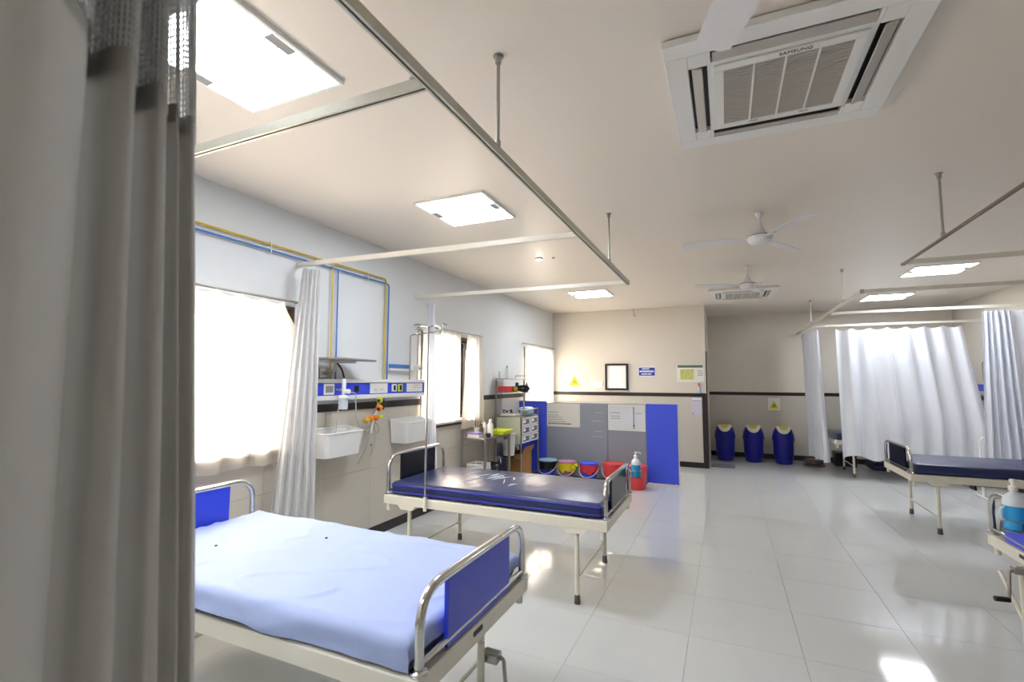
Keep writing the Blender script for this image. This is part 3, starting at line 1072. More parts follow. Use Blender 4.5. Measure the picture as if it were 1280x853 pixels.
# things on the floor of the right bay
t = thing('folded_mattress', 'dark blue folded mattress on the floor under the hem of the wide curtain', 'mattress', (2.75, 10.5, 0))
for k in range(3):
    obj('fold', slab(2.28 + .03 * k, 3.3, 10.28 + .015 * k, 10.86, .0 + .075 * k, .073 + .075 * k, .025, 3), M['navy'], t, smooth=True)
t = thing('floor_stool', 'low round brown stool base under the narrow white curtain', 'stool', (1.42, 10.34, 0))
obj('base', lathe(B(), [(.15, 0), (.17, .01), (.17, .03), (.12, .04)], seg=28), M['brown'], t, local=True, smooth=True)
obj('step', lathe(B(), [(.13, .04), (.15, .05), (.15, .12), (.14, .13)], seg=28), M['brown'], t, local=True, smooth=True)
t = thing('storage_box', 'black box on the floor between the two white curtains', 'box', (1.93, 10.65, 0))
obj('body', bx(1.78, 2.1, 10.5, 10.8, 0, .22), M['black'], t, bevel=.01)
obj('lid', bx(1.77, 2.11, 10.49, 10.81, .22, .245), M['black'], t, bevel=.005)
tag(obj('floor_mat', slab(-.29, .10, 9.46, 9.80, 0.0005, .016, .005, 2), M['matgrey']), 'small grey mat on the floor by the dark wall corner', 'mat')


# ------------------------------------------------------------------ swing bins
def swing_bin(x, y, label):
    t = thing('swing_bin', label, 'bin', (x, y, 0), group='dark blue swing bins')
    obj('body', lathe(B(), [(.135, 0), (.145, .01), (.165, .15), (.175, .40), (.178, .47)], seg=28), M['binblue'], t, local=True, smooth=True)
    lid = obj('lid', lathe(B(), [(.182, .47), (.184, .50), (.172, .56), (.145, .635), (.10, .668), (.02, .675)], seg=28), M['binblue'], t, local=True, smooth=True)
    # sloping swing flap facing the room: half disc with a straight top edge
    n = 16
    half = [(.118 * math.cos(PI + PI * k / n), .155 * math.sin(PI + PI * k / n)) for k in range(n + 1)]
    up = Vector((0, .09, .13)).normalized()
    out = Vector((0, -up.z, up.y))
    c0 = Vector((0, -.112, .692))
    place = lambda x, q, d: tuple(c0 + Vector((x, 0, 0)) + up * q + out * d)
    fl = obj('swing_flap', prism(B(), half, -.004, .006, place), M['binlid'], t, local=True)
    obj('yellow_sticker', prism(B(), [(q * .62, w * .5) for q, w in half], .006, .010, place), M['olive'], fl, local=True)
    for s in (-1, 1):
        obj('clip', bx(s * .175 - .012, s * .175 + .012, -.03, .03, .43, .475), M['binblue'], t, local=True, bevel=.004)


swing_bin(-.055, 10.38, 'dark blue swing bin nearest the wall corner, leftmost of three')
swing_bin(.445, 10.42, 'middle one of three dark blue swing bins')
swing_bin(.945, 10.40, 'dark blue swing bin beside the narrow white curtain')


# ------------------------------------------------------------------ buckets
def bucket(x, y, body, liner, lid, label, r=.135, h=.29, knot=False):
    t = thing('bucket', label, 'bucket', (x, y, 0), group='waste buckets before the screen')
    obj('body', lathe(B(), [(r * .72, 0), (r * .75, .008), (r * .97, h * .93), (r, h * .94), (r, h)], seg=26), body, t, local=True, smooth=True)
    if liner:
        rr = random.Random(x)
        bm = B()

        def fn(u, v):
            a = 2 * PI * u
            z = h * .99 - v * h * (.42 + .06 * math.sin(5 * a + x * 9) + .04 * math.sin(9 * a))
            q = r * .75 + (r * .97 - r * .75) * max(z, 0) / (h * .93)
            q = max(q, r if z > h * .9 else 0) + .006 + .004 * abs(math.sin(14 * a + 3 * v)) * (1 - .3 * v)
            return (q * math.cos(a), q * math.sin(a), z)
        grid(bm, fn, 60, 6)
        lo = obj('liner', bm, liner, t, local=True, smooth=True)
        if knot:
            bm = ball(B(), (r * .9, -.07, h * .75), .035, 10)
            sweep(bm, [(r * .9, -.07, h * .75), (r * 1.25, -.09, h * .95)], [.02, .03], 8)
            obj('knot', bm, liner, lo, local=True, smooth=True)
    obj('lid', lathe(B(), [(r * 1.05, h + .001), (r * 1.06, h + .006), (r * 1.02, h + .02), (r * .9, h + .022), (r * .86, h + .012), (r * .1, h + .014)], seg=26), lid, t, local=True, smooth=True)
    pts = []
    for k in range(13):
        a = PI + PI * k / 12
        pts.append((math.cos(a) * (r + .012), -.05 * math.sin(PI * k / 12) - .0, h * .82 + math.sin(a) * h * .42 * 1.0))
    pts = [(px, py - r * math.sin(PI * i / 12) * .95, pz) for i, (px, py, pz) in enumerate(pts)]
    obj('handle', sweep(B(), pts, .004, 8), M['plastic'], t, local=True, smooth=True)


bucket(-2.575, 7.17, M['bucketblue'], M['blackbag'], M['lightblue'], 'blue bucket with a black liner and pale blue lid')
bucket(-2.255, 7.15, M['mauve'], M['yellowbag'], M['pink'], 'mauve bucket with a knotted yellow liner and pink lid', knot=True)
bucket(-1.915, 7.15, M['bucketblue'], M['redbag'], M['bluescreen'], 'blue bucket with a red liner and blue lid')
bucket(-1.565, 7.20, M['red'], None, M['red'], 'red bucket with a red lid, half hidden by the black footboard', r=.15, h=.30)
t = thing('pedal_bin', 'tall red bin behind the blue sanitiser bottle, beside the blue screen panel', 'bin', (-1.215, 7.10, 0))
obj('body', lathe(B(), [(.125, 0), (.13, .01), (.15, .28), (.152, .285)], seg=26), M['red'], t, local=True, smooth=True)
obj('lid', lathe(B(), [(.157, .285), (.16, .295), (.155, .325), (.10, .345), (.01, .35)], seg=26), M['red'], t, local=True, smooth=True)

# ------------------------------------------------------------------ partition screen
ys0 = 7.46
t = thing('partition_screen', 'low screen of blue and grey panels standing before the back wall', 'screen', (-1.9, ys0, 0))


def spanel(name, x0, x1, z0, z1, m, y0=ys0, th=.035, lab=None):
    o = obj(name, bx(x0, x1, y0, y0 + th, z0, z1), m, t, bevel=.003)
    if lab:
        o['label'] = lab
    return o


spanel('panel', -3.19, -2.705, .03, 1.185, M['bluescreen'], lab='blue panel')
spanel('panel', -2.70, -1.70, .03, 1.175, M['greyscreen'], lab='grey panel with sheet')
spanel('panel', -1.695, -1.118, .03, 1.175, M['greyscreen'], lab='grey panel with white frame')
spanel('panel', -1.112, -.665, .03, 1.188, M['bluescreen'], y0=ys0 - .02, lab='blue panel')
obj('top_rail', bx(-3.19, -1.118, ys0 - .004, ys0 + .039, 1.186, 1.20), M['aluminium'], t, bevel=.003)
obj('edge_rail', bx(-.665, -.652, ys0 - .022, ys0 + .018, .03, 1.188), M['aluminium'], t, bevel=.002)
obj('base_rail', bx(-3.19, -1.118, ys0 + .004, ys0 + .03, 0, .03), M['rubber'], t)
for x in (-1.06, -.70):
    obj('castor', lathe(B(), [(.006, -.012), (.018, -.012), (.018, .012), (.006, .012)], (x, ys0 - .01, .018), 14, 'x'), M['plastic'], t, smooth=True)


def scribble(bm, x0, x1, z, h, y, seed, gap=.012, wmin=.01, wmax=.035):
    rr = random.Random(seed)
    x = x0
    while x < x1 - wmin:
        w = min(rr.uniform(wmin, wmax), x1 - x)
        box(bm, x, x + w, y - .0006, y, z - h / 2, z + h / 2)
        x += w + gap * rr.uniform(.5, 1.2)
    return bm


# sheet with writing
t2 = thing('notice_sheet', 'cream printed sheet fixed to the grey panel next to the left blue panel', 'notice', (-2.41, ys0, .80))
obj('sheet', bx(-2.695, -2.14, ys0 - .003, ys0 - .0005, .79, 1.165), M['paper'], t2)
bm = B()
for k, (z, x1) in enumerate(((1.02, -2.50), (.975, -2.49), (.94, -2.44), (.905, -2.42), (.87, -2.35))):
    scribble(bm, -2.67, x1, z, .008, ys0 - .003, k, .008)
scribble(bm, -2.67, -2.28, .838, .022, ys0 - .003, 77, .006, .008, .03)
obj('print', bm, M['ink'], t2)['kind'] = 'stuff'
t2 = thing('whiteboard', 'white framed notice board on the grey panel beside the right blue panel', 'notice board', (-1.41, ys0, .78))
obj('surface', bx(-1.685, -1.13, ys0 - .005, ys0 - .0005, .79, 1.155), M['whiteboard'], t2)
fr = B()
for a in ((-1.69, -1.125, 1.14, 1.168), (-1.69, -1.125, .772, .795)):
    box(fr, a[0], a[1], ys0 - .012, ys0 - .0005, a[2], a[3])
box(fr, -1.69, -1.675, ys0 - .012, ys0 - .0005, .795, 1.14)
box(fr, -1.14, -1.125, ys0 - .012, ys0 - .0005, .795, 1.14)
obj('board_frame', fr, M['plastic'], t2)
obj('centre_strip', bx(-1.305, -1.29, ys0 - .008, ys0 - .005, .80, 1.135), M['grey'], t2)
bm = B()
for k, z in enumerate((1.04, .99, .955)):
    scribble(bm, -1.65, -1.50, z, .008, ys0 - .005, 30 + k, .004, .02, .05)
scribble(bm, -1.27, -1.18, 1.04, .007, ys0 - .005, 41, .004, .02, .05)
obj('print', bm, M['ink'], t2)['kind'] = 'stuff'
obj('knob', ball(B(), (-1.298, ys0 - .012, .855), .012, 10), M['black'], t2, smooth=True)
bm = B()
for k, z in enumerate((1.03, .90, .74, .66)):
    box(bm, -1.90 - .06 * (k % 2), -1.78, ys0 - .0012, ys0 - .0003, z, z + .006)
obj('panel_mark', bm, M['aluminium'], t)['kind'] = 'stuff'

# ------------------------------------------------------------------ back wall fittings
yw = YF
t = thing('wall_board', 'white board in a thick black frame on the back wall', 'board', (-1.915, yw, 1.35))
fr = B()
for a in ((-2.137, -2.10, 1.352, 1.86), (-1.735, -1.695, 1.352, 1.86), (-2.10, -1.735, 1.352, 1.39), (-2.10, -1.735, 1.825, 1.86)):
    box(fr, a[0], a[1], yw - .045, yw - .001, a[2], a[3])
obj('board_frame', fr, M['black'], t, bevel=.003)
obj('board_face', bx(-2.10, -1.735, yw - .02, yw - .003, 1.39, 1.825), M['board'], t)

t = thing('wall_sign', 'blue sign with three lines of white lettering on the back wall', 'sign', (-1.355, yw, 1.62))
obj('plate', bx(-1.515, -1.195, yw - .006, yw - .001, 1.615, 1.80), M['signwhite'], t)
obj('face', bx(-1.50, -1.21, yw - .008, yw - .006, 1.63, 1.782), M['signblue'], t)
bm = B()
scribble(bm, -1.44, -1.29, 1.758, .022, yw - .008, 1, .006, .016, .03)
scribble(bm, -1.485, -1.225, 1.711, .030, yw - .008, 2, .005, .014, .026)
scribble(bm, -1.45, -1.27, 1.662, .022, yw - .008, 3, .008, .016, .035)
obj('lettering', bm, M['signwhite'], t)['kind'] = 'stuff'


def hazard_sign(cx, y, z, s, label, backing=False):
    t = thing('warning_sign', label, 'sign', (cx, y, z))
    if backing:
        obj('backing', bx(cx - s * .62, cx + s * .62, y - .004, y - .001, z - .03, z + s * 1.25), M['paper'], t)
    fn = lambda x, zz, yy: (cx + x, yy, z + zz)
    obj('triangle', prism(B(), [(-s * .52, 0), (s * .52, 0), (0, s * .95)], y - .007, y - .004, fn), M['signyellow'], t)
    bm = B()
    for a in (90, 210, 330):
        q = math.radians(a)
        c = (cx + math.cos(q) * s * .13, z + s * .34 + math.sin(q) * s * .13)
        pts = [(c[0] + s * .085 * math.cos(b), y - .0075, c[1] + s * .085 * math.sin(b)) for b in [2 * PI * k / 14 for k in range(14)]]
        sweep(bm, pts, s * .022, 6, closed=True)
    obj('symbol', bm, M['darkink'], t)


hazard_sign(-2.757, yw, 1.435, .22, 'yellow triangular hazard sign beside the far window')
hazard_sign(.86, YA - .008, .99, .17, 'yellow triangular hazard sign on the wall above the swing bins', True)

t = thing('light_switch', 'white switch plate between the hazard sign and the black-framed board', 'switch', (-2.32, yw, 1.40))
obj('plate', bx(-2.45, -2.19, yw - .012, yw - .001, 1.40, 1.53), M['plastic'], t, bevel=.004)
for k in range(4):
    obj('rocker', bx(-2.43 + .058 * k, -2.385 + .058 * k, yw - .017, yw - .012, 1.435, 1.495), M['plastic'], t, bevel=.002)
obj('indicator', bx(-2.415, -2.40, yw - .019, yw - .017, 1.44, 1.448), M['red'], t)

t = thing('poster', 'cream poster with a green header and yellow picture near the wall corner', 'poster', (-.59, yw, 1.51))
obj('sheet', bx(-.82, -.36, yw - .008, yw - .001, 1.515, 1.83), M['paper'], t)
obj('header', bx(-.805, -.375, yw - .010, yw - .008, 1.775, 1.82), M['postergreen'], t)
obj('picture', bx(-.76, -.53, yw - .010, yw - .008, 1.56, 1.745), M['posterart'], t)
obj('seal', bx(-.45, -.385, yw - .010, yw - .008, 1.54, 1.60), M['signwhite'], t)
bm = B()
for k, z in enumerate((1.715, 1.675, 1.64)):
    scribble(bm, -.46, -.38, z, .012, yw - .008, 50 + k, .005, .01, .03)
obj('print', bm, M['ink'], t)['kind'] = 'stuff'
t = thing('notice_sheet', 'pale lilac sheet on the wall just below the dark rail by the corner', 'notice', (-.49, yw, .93))
obj('sheet', bx(-.585, -.408, yw - .012, yw - .0085, .93, 1.235), mat('lilac_paper', '#cfcbdc', .7, var=.02), t)
obj('heading', bx(-.575, -.418, yw - .0135, yw - .012, 1.195, 1.22), M['signwhite'], t)
bm = B()
scribble(bm, -.55, -.43, 1.185, .010, yw - .012, 60, .004, .01, .04)
obj('print', bm, M['ink'], t)['kind'] = 'stuff'
obj('pin', ball(B(), (-.56, yw - .014, .955), .01, 8), M['black'], t)
t = thing('small_bottle', 'small blue and red bottle standing on the dark wall rail by the corner', 'bottle', (-.45, yw - .03, DZ1))
obj('body', lathe(B(), [(.024, .001), (.026, .01), (.026, .10), (.012, .12)], seg=14), M['lightblue'], t, local=True, smooth=True)
obj('cap', lathe(B(), [(.014, .12), (.014, .16), (.02, .165), (.02, .18)], seg=12), M['red'], t, local=True, smooth=True)
obj('bracket', bx(-.48, -.42, yw - .06, yw - .001, DZ1 - .004, DZ1 + .0005), M['dark'], t)

# ------------------------------------------------------------------ pipes on the left wall
def pipe(name, mm, x, z, ydrops, yend, ztop_end, label, dx=0):
    t = thing('gas_pipe', label, 'pipe', (x, 1.2, z))
    pts = rnd([(x, YB, z), (x, yend, z), (x, yend, ztop_end)], .04, 4)
    obj('run', sweep(B(), pts, .008, 10), mm, t, smooth=True)
    for yd in ydrops:
        obj('drop', sweep(B(), rnd([(x, yd - .0, z), (x, yd, z - .1), (x, yd + .01, 1.53)], .03), .007, 8), mm, t, smooth=True)
    return t


pipe('yellow', M['yellow'], XL + .03, 2.572, (3.20,), 3.935, 1.53, 'yellow gas pipe running high along the left wall')
pipe('blue', M['pipeblue'], XL + .03, 2.525, (3.265,), 3.985, 1.53, 'blue gas pipe running high along the left wall, below the yellow one')
for y in (2.55, 3.65):
    bm = B()
    box(bm, XL, XL + .008, y - .012, y + .012, 2.50, 2.60)
    sweep(bm, rnd([(XL, y, 2.59), (XL + .045, y, 2.59), (XL + .045, y, 2.50), (XL, y, 2.50)], .015), .004, 6)
    tag(obj('pipe_clip', bm, M['plastic'], smooth=True), {2.55: 'white pipe clip above the nearest window, left of the cubicle curtain', 3.65: 'white pipe clip between the two pairs of pipe drops'}[y], 'clip')


# ------------------------------------------------------------------ bedhead panels
def bedhead(x, y0, y1, nrm, label, detail=True):
    t = thing('bedhead_panel', label, 'panel', (x, (y0 + y1) / 2, 1.35))
    X = lambda d: x + nrm * d

    def nb(d0, d1, a, b, c, d):
        p, q = sorted((X(d0), X(d1)))
        return bx(p, q, a, b, c, d)
    obj('housing', nb(.009 if nrm else 0, .085, y0, y1, 1.37, 1.525), M['plastic'], t, bevel=.005)
    obj('top_lip', nb(.009, .105, y0, y1, 1.502, 1.535), M['plastic'], t, bevel=.006)
    obj('bottom_lip', nb(.017, .105, y0, y1, 1.352, 1.392), M['plastic'], t, bevel=.006)
    obj('end_cap', nb(.017, .10, y1, y1 + .012, 1.36, 1.53), M['grey'], t, bevel=.003)
    seams = [y0] + ([3.385, 3.64, 3.96, 4.20] if detail else []) + [y1]
    for a, b in zip(seams[:-1], seams[1:]):
        o = obj('face_plate', nb(.085, .090, a + .002, b - .002, 1.393, 1.501), M['panelblue'], t)
    if detail:
        sp = obj('socket_plate', nb(.09, .097, 3.08, 3.20, 1.40, 1.495), M['plastic'], t, bevel=.002)
        obj('socket_face', nb(.097, .0985, 3.10, 3.185, 1.42, 1.475), M['grey'], sp)
        obj('gas_inlet', nb(.09, .093, 3.45, 3.51, 1.42, 1.475), M['black'], t)
        sp = obj('socket_plate', nb(.09, .097, 3.66, 3.92, 1.40, 1.498), M['plastic'], t, bevel=.002)
        bm = B()
        for k, yy in enumerate((3.72, 3.735, 3.752, 3.80, 3.82, 3.84)):
            a = X(.097)
            p, q = sorted((X(.097), X(.0985)))
            box(bm, p, q, yy, yy + .006, 1.425 + .01 * (k % 2), 1.435 + .01 * (k % 2))
        obj('socket_holes', bm, M['ink'], sp)['kind'] = 'stuff'
        for yy, mm, nm in ((3.985, M['plastic'], 'white'), (4.085, M['yellowgreen'], 'yellow')):
            o = obj('gas_outlet', nb(.09, .104, yy, yy + .075, 1.412, 1.488), mm, t, bevel=.006)
            o['label'] = nm + ' gas outlet'
            obj('outlet_hole', nb(.104, .107, yy + .022, yy + .052, 1.425, 1.475), M['black'], o)
        sp = obj('label_plate', nb(.09, .095, 4.24, 4.53, 1.405, 1.495), M['plastic'], t, bevel=.002)
        bm = B()
        for z in (1.45, 1.472):
            p, q = sorted((X(.095), X(.0962)))
            box(bm, p, q, 4.35, 4.52, z, z + .003)
        obj('ruled_line', bm, M['ink'], sp)['kind'] = 'stuff'
    return t


bedhead(XL, 2.98, 4.56, 1, 'blue and white bedhead service panel on the left wall')
bedhead(XR, 8.95, 10.6, -1, 'blue and white bedhead service panel glimpsed between the right-hand curtains', False)
bm = B()
sweep(bm, rnd([(XR - .03, 9.90, 1.53), (XR - .03, 9.90, 1.86), (XR - .03, 9.3, 1.88)], .05), .008, 8)
tag(obj('conduit', bm, M['steel'], smooth=True), 'thin conduit rising from the bedhead panel on the right wall', 'pipe')

# monitor shelf
t = thing('monitor_shelf', 'grey swivel monitor shelf on the left wall above the blue panel', 'shelf', (-3.1, 3.25, 1.56))
obj('plate', prism(B(), [(-3.165, 2.98), (-2.92, 2.98), (-2.90, 3.10), (-2.96, 3.55), (-3.02, 3.60), (-3.165, 3.40)], 1.70, 1.716), M['grey'], t, bevel=.004)
obj('under_plate', prism(B(), [(-3.16, 3.02), (-3.0, 3.02), (-2.99, 3.32), (-3.16, 3.32)], 1.675, 1.6995), M['steel'], t, bevel=.003)
obj('arm', sweep(B(), rnd([(-3.09, 3.17, 1.675), (-3.09, 3.17, 1.60), (-3.205, 3.17, 1.585)], .04), .012, 10), M['steel'], t, smooth=True)
obj('wall_plate', bx(XL, XL + .014, 3.11, 3.23, 1.545, 1.63), M['steel'], t, bevel=.003)

# flow meter with humidifier bottle
t = thing('oxygen_flowmeter', 'clear flow meter and humidifier bottle hanging from the blue panel', 'flow meter', (-3.03, 3.22, 1.28))
obj('flow_tube', lathe(B(), [(.012, 1.40), (.018, 1.41), (.018, 1.53), (.012, 1.54)], (-3.03, 3.22, 0), 12), M['bottle'], t, smooth=True)
obj('connector', sweep(B(), [(-3.125, 3.22, 1.445), (-3.03, 3.22, 1.445)], .011, 10), M['chrome'], t, smooth=True)
obj('knob', lathe(B(), [(.018, -.02), (.02, -.01), (.02, .02), (.012, .025)], (-2.99, 3.22, 1.43), 12, 'x'), M['plastic'], t, smooth=True)
obj('humidifier_cap', lathe(B(), [(.045, 1.37), (.05, 1.375), (.045, 1.395), (.018, 1.40)], (-3.03, 3.22, 0), 18), M['plastic'], t, smooth=True)
obj('humidifier_bottle', lathe(B(), [(.034, 1.275), (.038, 1.28), (.038, 1.36), (.043, 1.37)], (-3.03, 3.22, 0), 18), M['bottle'], t, smooth=True)
obj('black_hose', sweep(B(), rnd([(-3.03, 3.22, 1.54), (-3.04, 3.20, 1.62), (-3.07, 3.17, 1.675)], .05), .008, 8), M['black'], t, smooth=True)
obj('tubing', sweep(B(), rnd([(-3.0, 3.25, 1.42), (-2.99, 3.32, 1.42), (-2.99, 3.34, 1.15), (-3.03, 3.50, 1.06), (-3.15, 3.72, 1.05)], .1, 8), .005, 8), M['tube'], t, smooth=True)
obj('tubing', sweep(B(), rnd([(-3.03, 3.17, 1.36), (-3.02, 3.15, 1.25), (-3.06, 3.16, .98)], .08, 8), .004, 8), M['tube'], t, smooth=True)

# suction / lead cluster
t = thing('tubing_cluster', 'bunch of yellow and orange knobs on grey tubing below the blue panel', 'tubing', (-3.12, 3.72, 1.0))
for i, (y, z, mm, r) in enumerate(((3.80, 1.335, 'yellowgreen', .036), (3.80, 1.255, 'orange', .036), (3.755, 1.165, 'orange', .03), (3.68, 1.16, 'orange', .03), (3.62, 1.15, 'yellow', .032), (3.83, 1.17, 'yellowgreen', .022))):
    k = obj('knob', ball(B(), (-3.12, y, z), r, 12), M[mm], t, smooth=True)
    if i < 2:
        bm = B()
        for s in (-1, 1):
            ball(bm, (-3.10, y + s * .034, z - .004), .014, 8)
        obj('knob_dot', bm, M['black'], k, smooth=True)
obj('stem', sweep(B(), rnd([(-3.13, 3.79, 1.37), (-3.13, 3.80, 1.25), (-3.13, 3.72, 1.15), (-3.13, 3.70, 1.02)], .06), .009, 8), M['plastic'], t, smooth=True)
for a in ((3.71, 1.14, 3.62, .90), (3.74, 1.10, 3.78, .80), (3.70, 1.10, 3.60, .74), (3.76, 1.12, 3.87, 1.0)):
    obj('tubing', sweep(B(), rnd([(-3.13, a[0], a[1]), (-3.14, (a[0] + a[2]) / 2 + .03, (a[1] + a[3]) / 2), (-3.19, a[2], a[3])], .1, 6), .0045, 8), M['tube'], t, smooth=True)
obj('wall_tab', bx(XL + .008, XL + .02, 3.69, 3.73, 1.34, 1.36), M['plastic'], t)
obj('clip', ball(B(), (-3.15, 3.735, .905), .012, 8), M['grey'], t)


# wall baskets
def basket(y0, y1, z0, z1, label):
    t = thing('wall_basket', label, 'basket', (XL + .12, (y0 + y1) / 2, z0), group='white wall baskets')
    x0, x1 = XL + .03, XL + .235
    tp = .018
    bm = B()
    lo = [(x0, y0 + tp * 1.5), (x1 - tp * 2, y0 + tp * 1.5), (x1 - tp, y0 + tp * 3.4), (x1 - tp, y1 - tp * 3.4), (x1 - tp * 2, y1 - tp * 1.5), (x0, y1 - tp * 1.5)]
    hi = [(x0, y0), (x1 - tp, y0), (x1, y0 + tp * 2), (x1, y1 - tp * 2), (x1 - tp, y1), (x0, y1)]
    hz = [z1 + .03, z1, z1, z1, z1, z1 + .03]
    a = [bm.verts.new((p[0], p[1], z0)) for p in lo]
    b = [bm.verts.new((p[0], p[1], z)) for p, z in zip(hi, hz)]
    bm.faces.new(a[::-1])
    for i in range(6):
        bm.faces.new((a[i], a[(i + 1) % 6], b[(i + 1) % 6], b[i]))
    o = obj('tub', bm, M['plastic'], t)
    s = o.modifiers.new('wall', 'SOLIDIFY')
    s.thickness = .006
    s.offset = 0
    rim = sweep(B(), [(p[0], p[1], z) for p, z in zip(hi, hz)], .008, 8, closed=True)
    obj('rim', rim, M['plastic'], t, smooth=True)
    obj('wall_bracket', bx(XL + .008, XL + .03, y0 + .03, y1 - .03, z1 - .03, z1 + .035), M['steel'], t)


basket(2.98, 3.44, .885, 1.08, 'white plastic wall basket beside the gathered cubicle curtain')
basket(4.06, 4.55, .885, 1.09, 'white plastic wall basket under the right end of the blue panel')

# IV arms
t = thing('iv_pole', 'tall chrome drip pole standing in the frame of the navy-mattress bed', 'drip pole', (-2.20, 3.259, .50))
obj('pole', sweep(B(), [(-2.20, 3.259, .50), (-2.20, 3.259, 1.965)], .0085, 10), M['chrome'], t, smooth=True)
for s in (-1, 1):
    obj('hook', sweep(B(), rnd([(-2.20, 3.259, 1.962), (-2.20 + s * .07, 3.259, 1.975), (-2.20 + s * .115, 3.259, 1.955), (-2.20 + s * .12, 3.259, 1.90), (-2.20 + s * .075, 3.259, 1.90), (-2.20 + s * .07, 3.259, 1.93)], .035, 6), .006, 8), M['chrome'], t, smooth=True)
obj('socket', lathe(B(), [(.014, .50), (.014, .60), (.012, .61)], (-2.20, 3.259, 0), 12), M['enamel'], t, smooth=True)

t = thing('iv_bracket', 'wall-mounted drip arm of bent steel tube beside the second cubicle curtain', 'drip pole', (-3.13, 4.35, 1.53))
obj('arm', sweep(B(), rnd([(-3.13, 4.30, 1.536), (-3.13, 4.30, 2.02), (-2.75, 4.34, 2.05)], .035), .008, 8), M['steel'], t, smooth=True)
obj('arm', sweep(B(), [(-3.13, 4.44, 1.536), (-3.13, 4.44, 2.10)], .008, 8), M['steel'], t, smooth=True)
obj('clamp_knob', ball(B(), (-3.10, 4.44, 2.085), .022, 10), M['steel'], t, smooth=True)
obj('hook', sweep(B(), rnd([(-2.75, 4.34, 2.05), (-2.75, 4.34, 2.14), (-2.72, 4.38, 2.12)], .02), .005, 8), M['chrome'], t, smooth=True)
obj('hook', sweep(B(), rnd([(-2.77, 4.34, 2.05), (-2.77, 4.34, 1.97), (-2.74, 4.31, 1.98)], .02), .005, 8), M['chrome'], t, smooth=True)
t = thing('bracket_arm', 'short blue and white bracket arm on the wall above the panel end', 'bracket', (-3.16, 4.2, 1.655))
obj('arm', bx(XL + .02, XL + .05, 4.02, 4.34, 1.655, 1.695), M['pipeblue'], t, bevel=.004)
obj('under_arm', bx(XL + .0, XL + .045, 4.02, 4.34, 1.625, 1.6545), M['plastic'], t, bevel=.004)
obj('clamp', bx(XL + .0, XL + .10, 4.341, 4.47, 1.635, 1.70), M['plastic'], t, bevel=.008)
obj('clamp_knob', ball(B(), (XL + .12, 4.46, 1.66), .02, 10), M['steel'], t, smooth=True)

# ------------------------------------------------------------------ dressing table, cart and clutter
tx0, tx1, ty0, ty1, tz = -3.17, -2.80, 5.48, 6.24, .79
t = thing('instrument_table', 'grey steel instrument table under the middle window curtain', 'table', ((tx0 + tx1) / 2, (ty0 + ty1) / 2, 0))
obj('table_top', bx(tx0, tx1, ty0, ty1, tz - .03, tz), M['steel'], t, bevel=.004)
obj('shelf', bx(tx0 + .01, tx1 - .01, ty0 + .01, ty1 - .01, .22, .24), M['steel'], t, bevel=.003)
for x in (tx0 + .015, tx1 - .015):
    for y in (ty0 + .015, ty1 - .015):
        obj('leg', sweep(B(), [(x, y, 0), (x, y, tz + (.09 if x < -3 else .03))], .019, 10), M['steel'], t, smooth=True)
obj('rail', sweep(B(), [(tx0 + .015, ty0 + .015, tz + .085), (tx0 + .015, ty1 - .015, tz + .085)], .007, 8), M['steel'], t, smooth=True)


def simple_bottle(x, y, z, r, h, m, capm, label, cat='bottle', group=None):
    t = thing('bottle', label, cat, (x, y, z + .0005), group=group)
    obj('body', lathe(B(), [(r * .92, 0), (r, .006), (r, h * .68), (r * .4, h * .82), (r * .4, h * .86)], seg=16), m, t, local=True, smooth=True)
    obj('cap', lathe(B(), [(r * .48, h * .86), (r * .48, h * .98), (r * .3, h)], seg=12), capm, t, local=True, smooth=True)


simple_bottle(-2.90, 5.80, tz, .04, .22, M['plastic'], M['plastic'], 'white bottle on the steel instrument table, left of the lime tray')
simple_bottle(-3.05, 5.92, tz, .03, .20, M['plastic'], M['grey'], 'slim white bottle at the back of the instrument table')
simple_bottle(-2.98, 5.70, tz, .03, .16, M['brown'], M['black'], 'small brown bottle among the white ones on the instrument table')
t = thing('tissue_box', 'small purple and white box on the steel instrument table', 'box', (-3.0, 5.58, tz))
obj('body', bx(-3.09, -2.92, 5.52, 5.63, tz + .0005, tz + .04), M['plastic'], t, bevel=.003)
obj('band', bx(-3.091, -2.919, 5.519, 5.631, tz + .041, tz + .065), M['pink_tissue'], t, bevel=.003)
t = thing('small_box', 'small black box at the front corner of the instrument table', 'box', (-2.84, 5.56, tz))
obj('body', bx(-2.87, -2.82, 5.60, 5.66, tz + .0005, tz + .055), M['black'], t, bevel=.004)
t = thing('scissors_stand', 'dark forceps standing in a pale jar on the instrument table', 'jar', (-3.08, 5.72, tz))
obj('jar', lathe(B(), [(.035, .0005), (.038, .01), (.038, .11)], (-3.08, 5.76, tz), 16), M['plastic'], t, smooth=True)
for s in (-1, 0, 1):
    obj('forceps', sweep(B(), [(-3.08, 5.76 + s * .01, tz + .02), (-3.06 + .02 * s, 5.76 + s * .05, tz + .20)], .005, 6), M['black'], t, smooth=True)
t = thing('tray', 'lime yellow plastic tray on the far end of the instrument table', 'tray', (-2.87, 6.08, tz))
bm = B()
fn = lambda x, y, z: (x, y, z)
lo = [(-2.98, 5.93), (-2.78, 5.93), (-2.78, 6.20), (-2.98, 6.20)]
hi = [(-3.01, 5.90), (-2.75, 5.90), (-2.75, 6.23), (-3.01, 6.23)]
a = [bm.verts.new((x, y, tz + .007)) for x, y in lo]
b = [bm.verts.new((x, y, tz + .06)) for x, y in hi]
bm.faces.new(a[::-1])
for i in range(4):
    bm.faces.new((a[i], a[(i + 1) % 4], b[(i + 1) % 4], b[i]))
o = obj('basin', bm, M['yellowgreen'], t)
s = o.modifiers.new('wall', 'SOLIDIFY')
s.thickness = .004
s.offset = 1
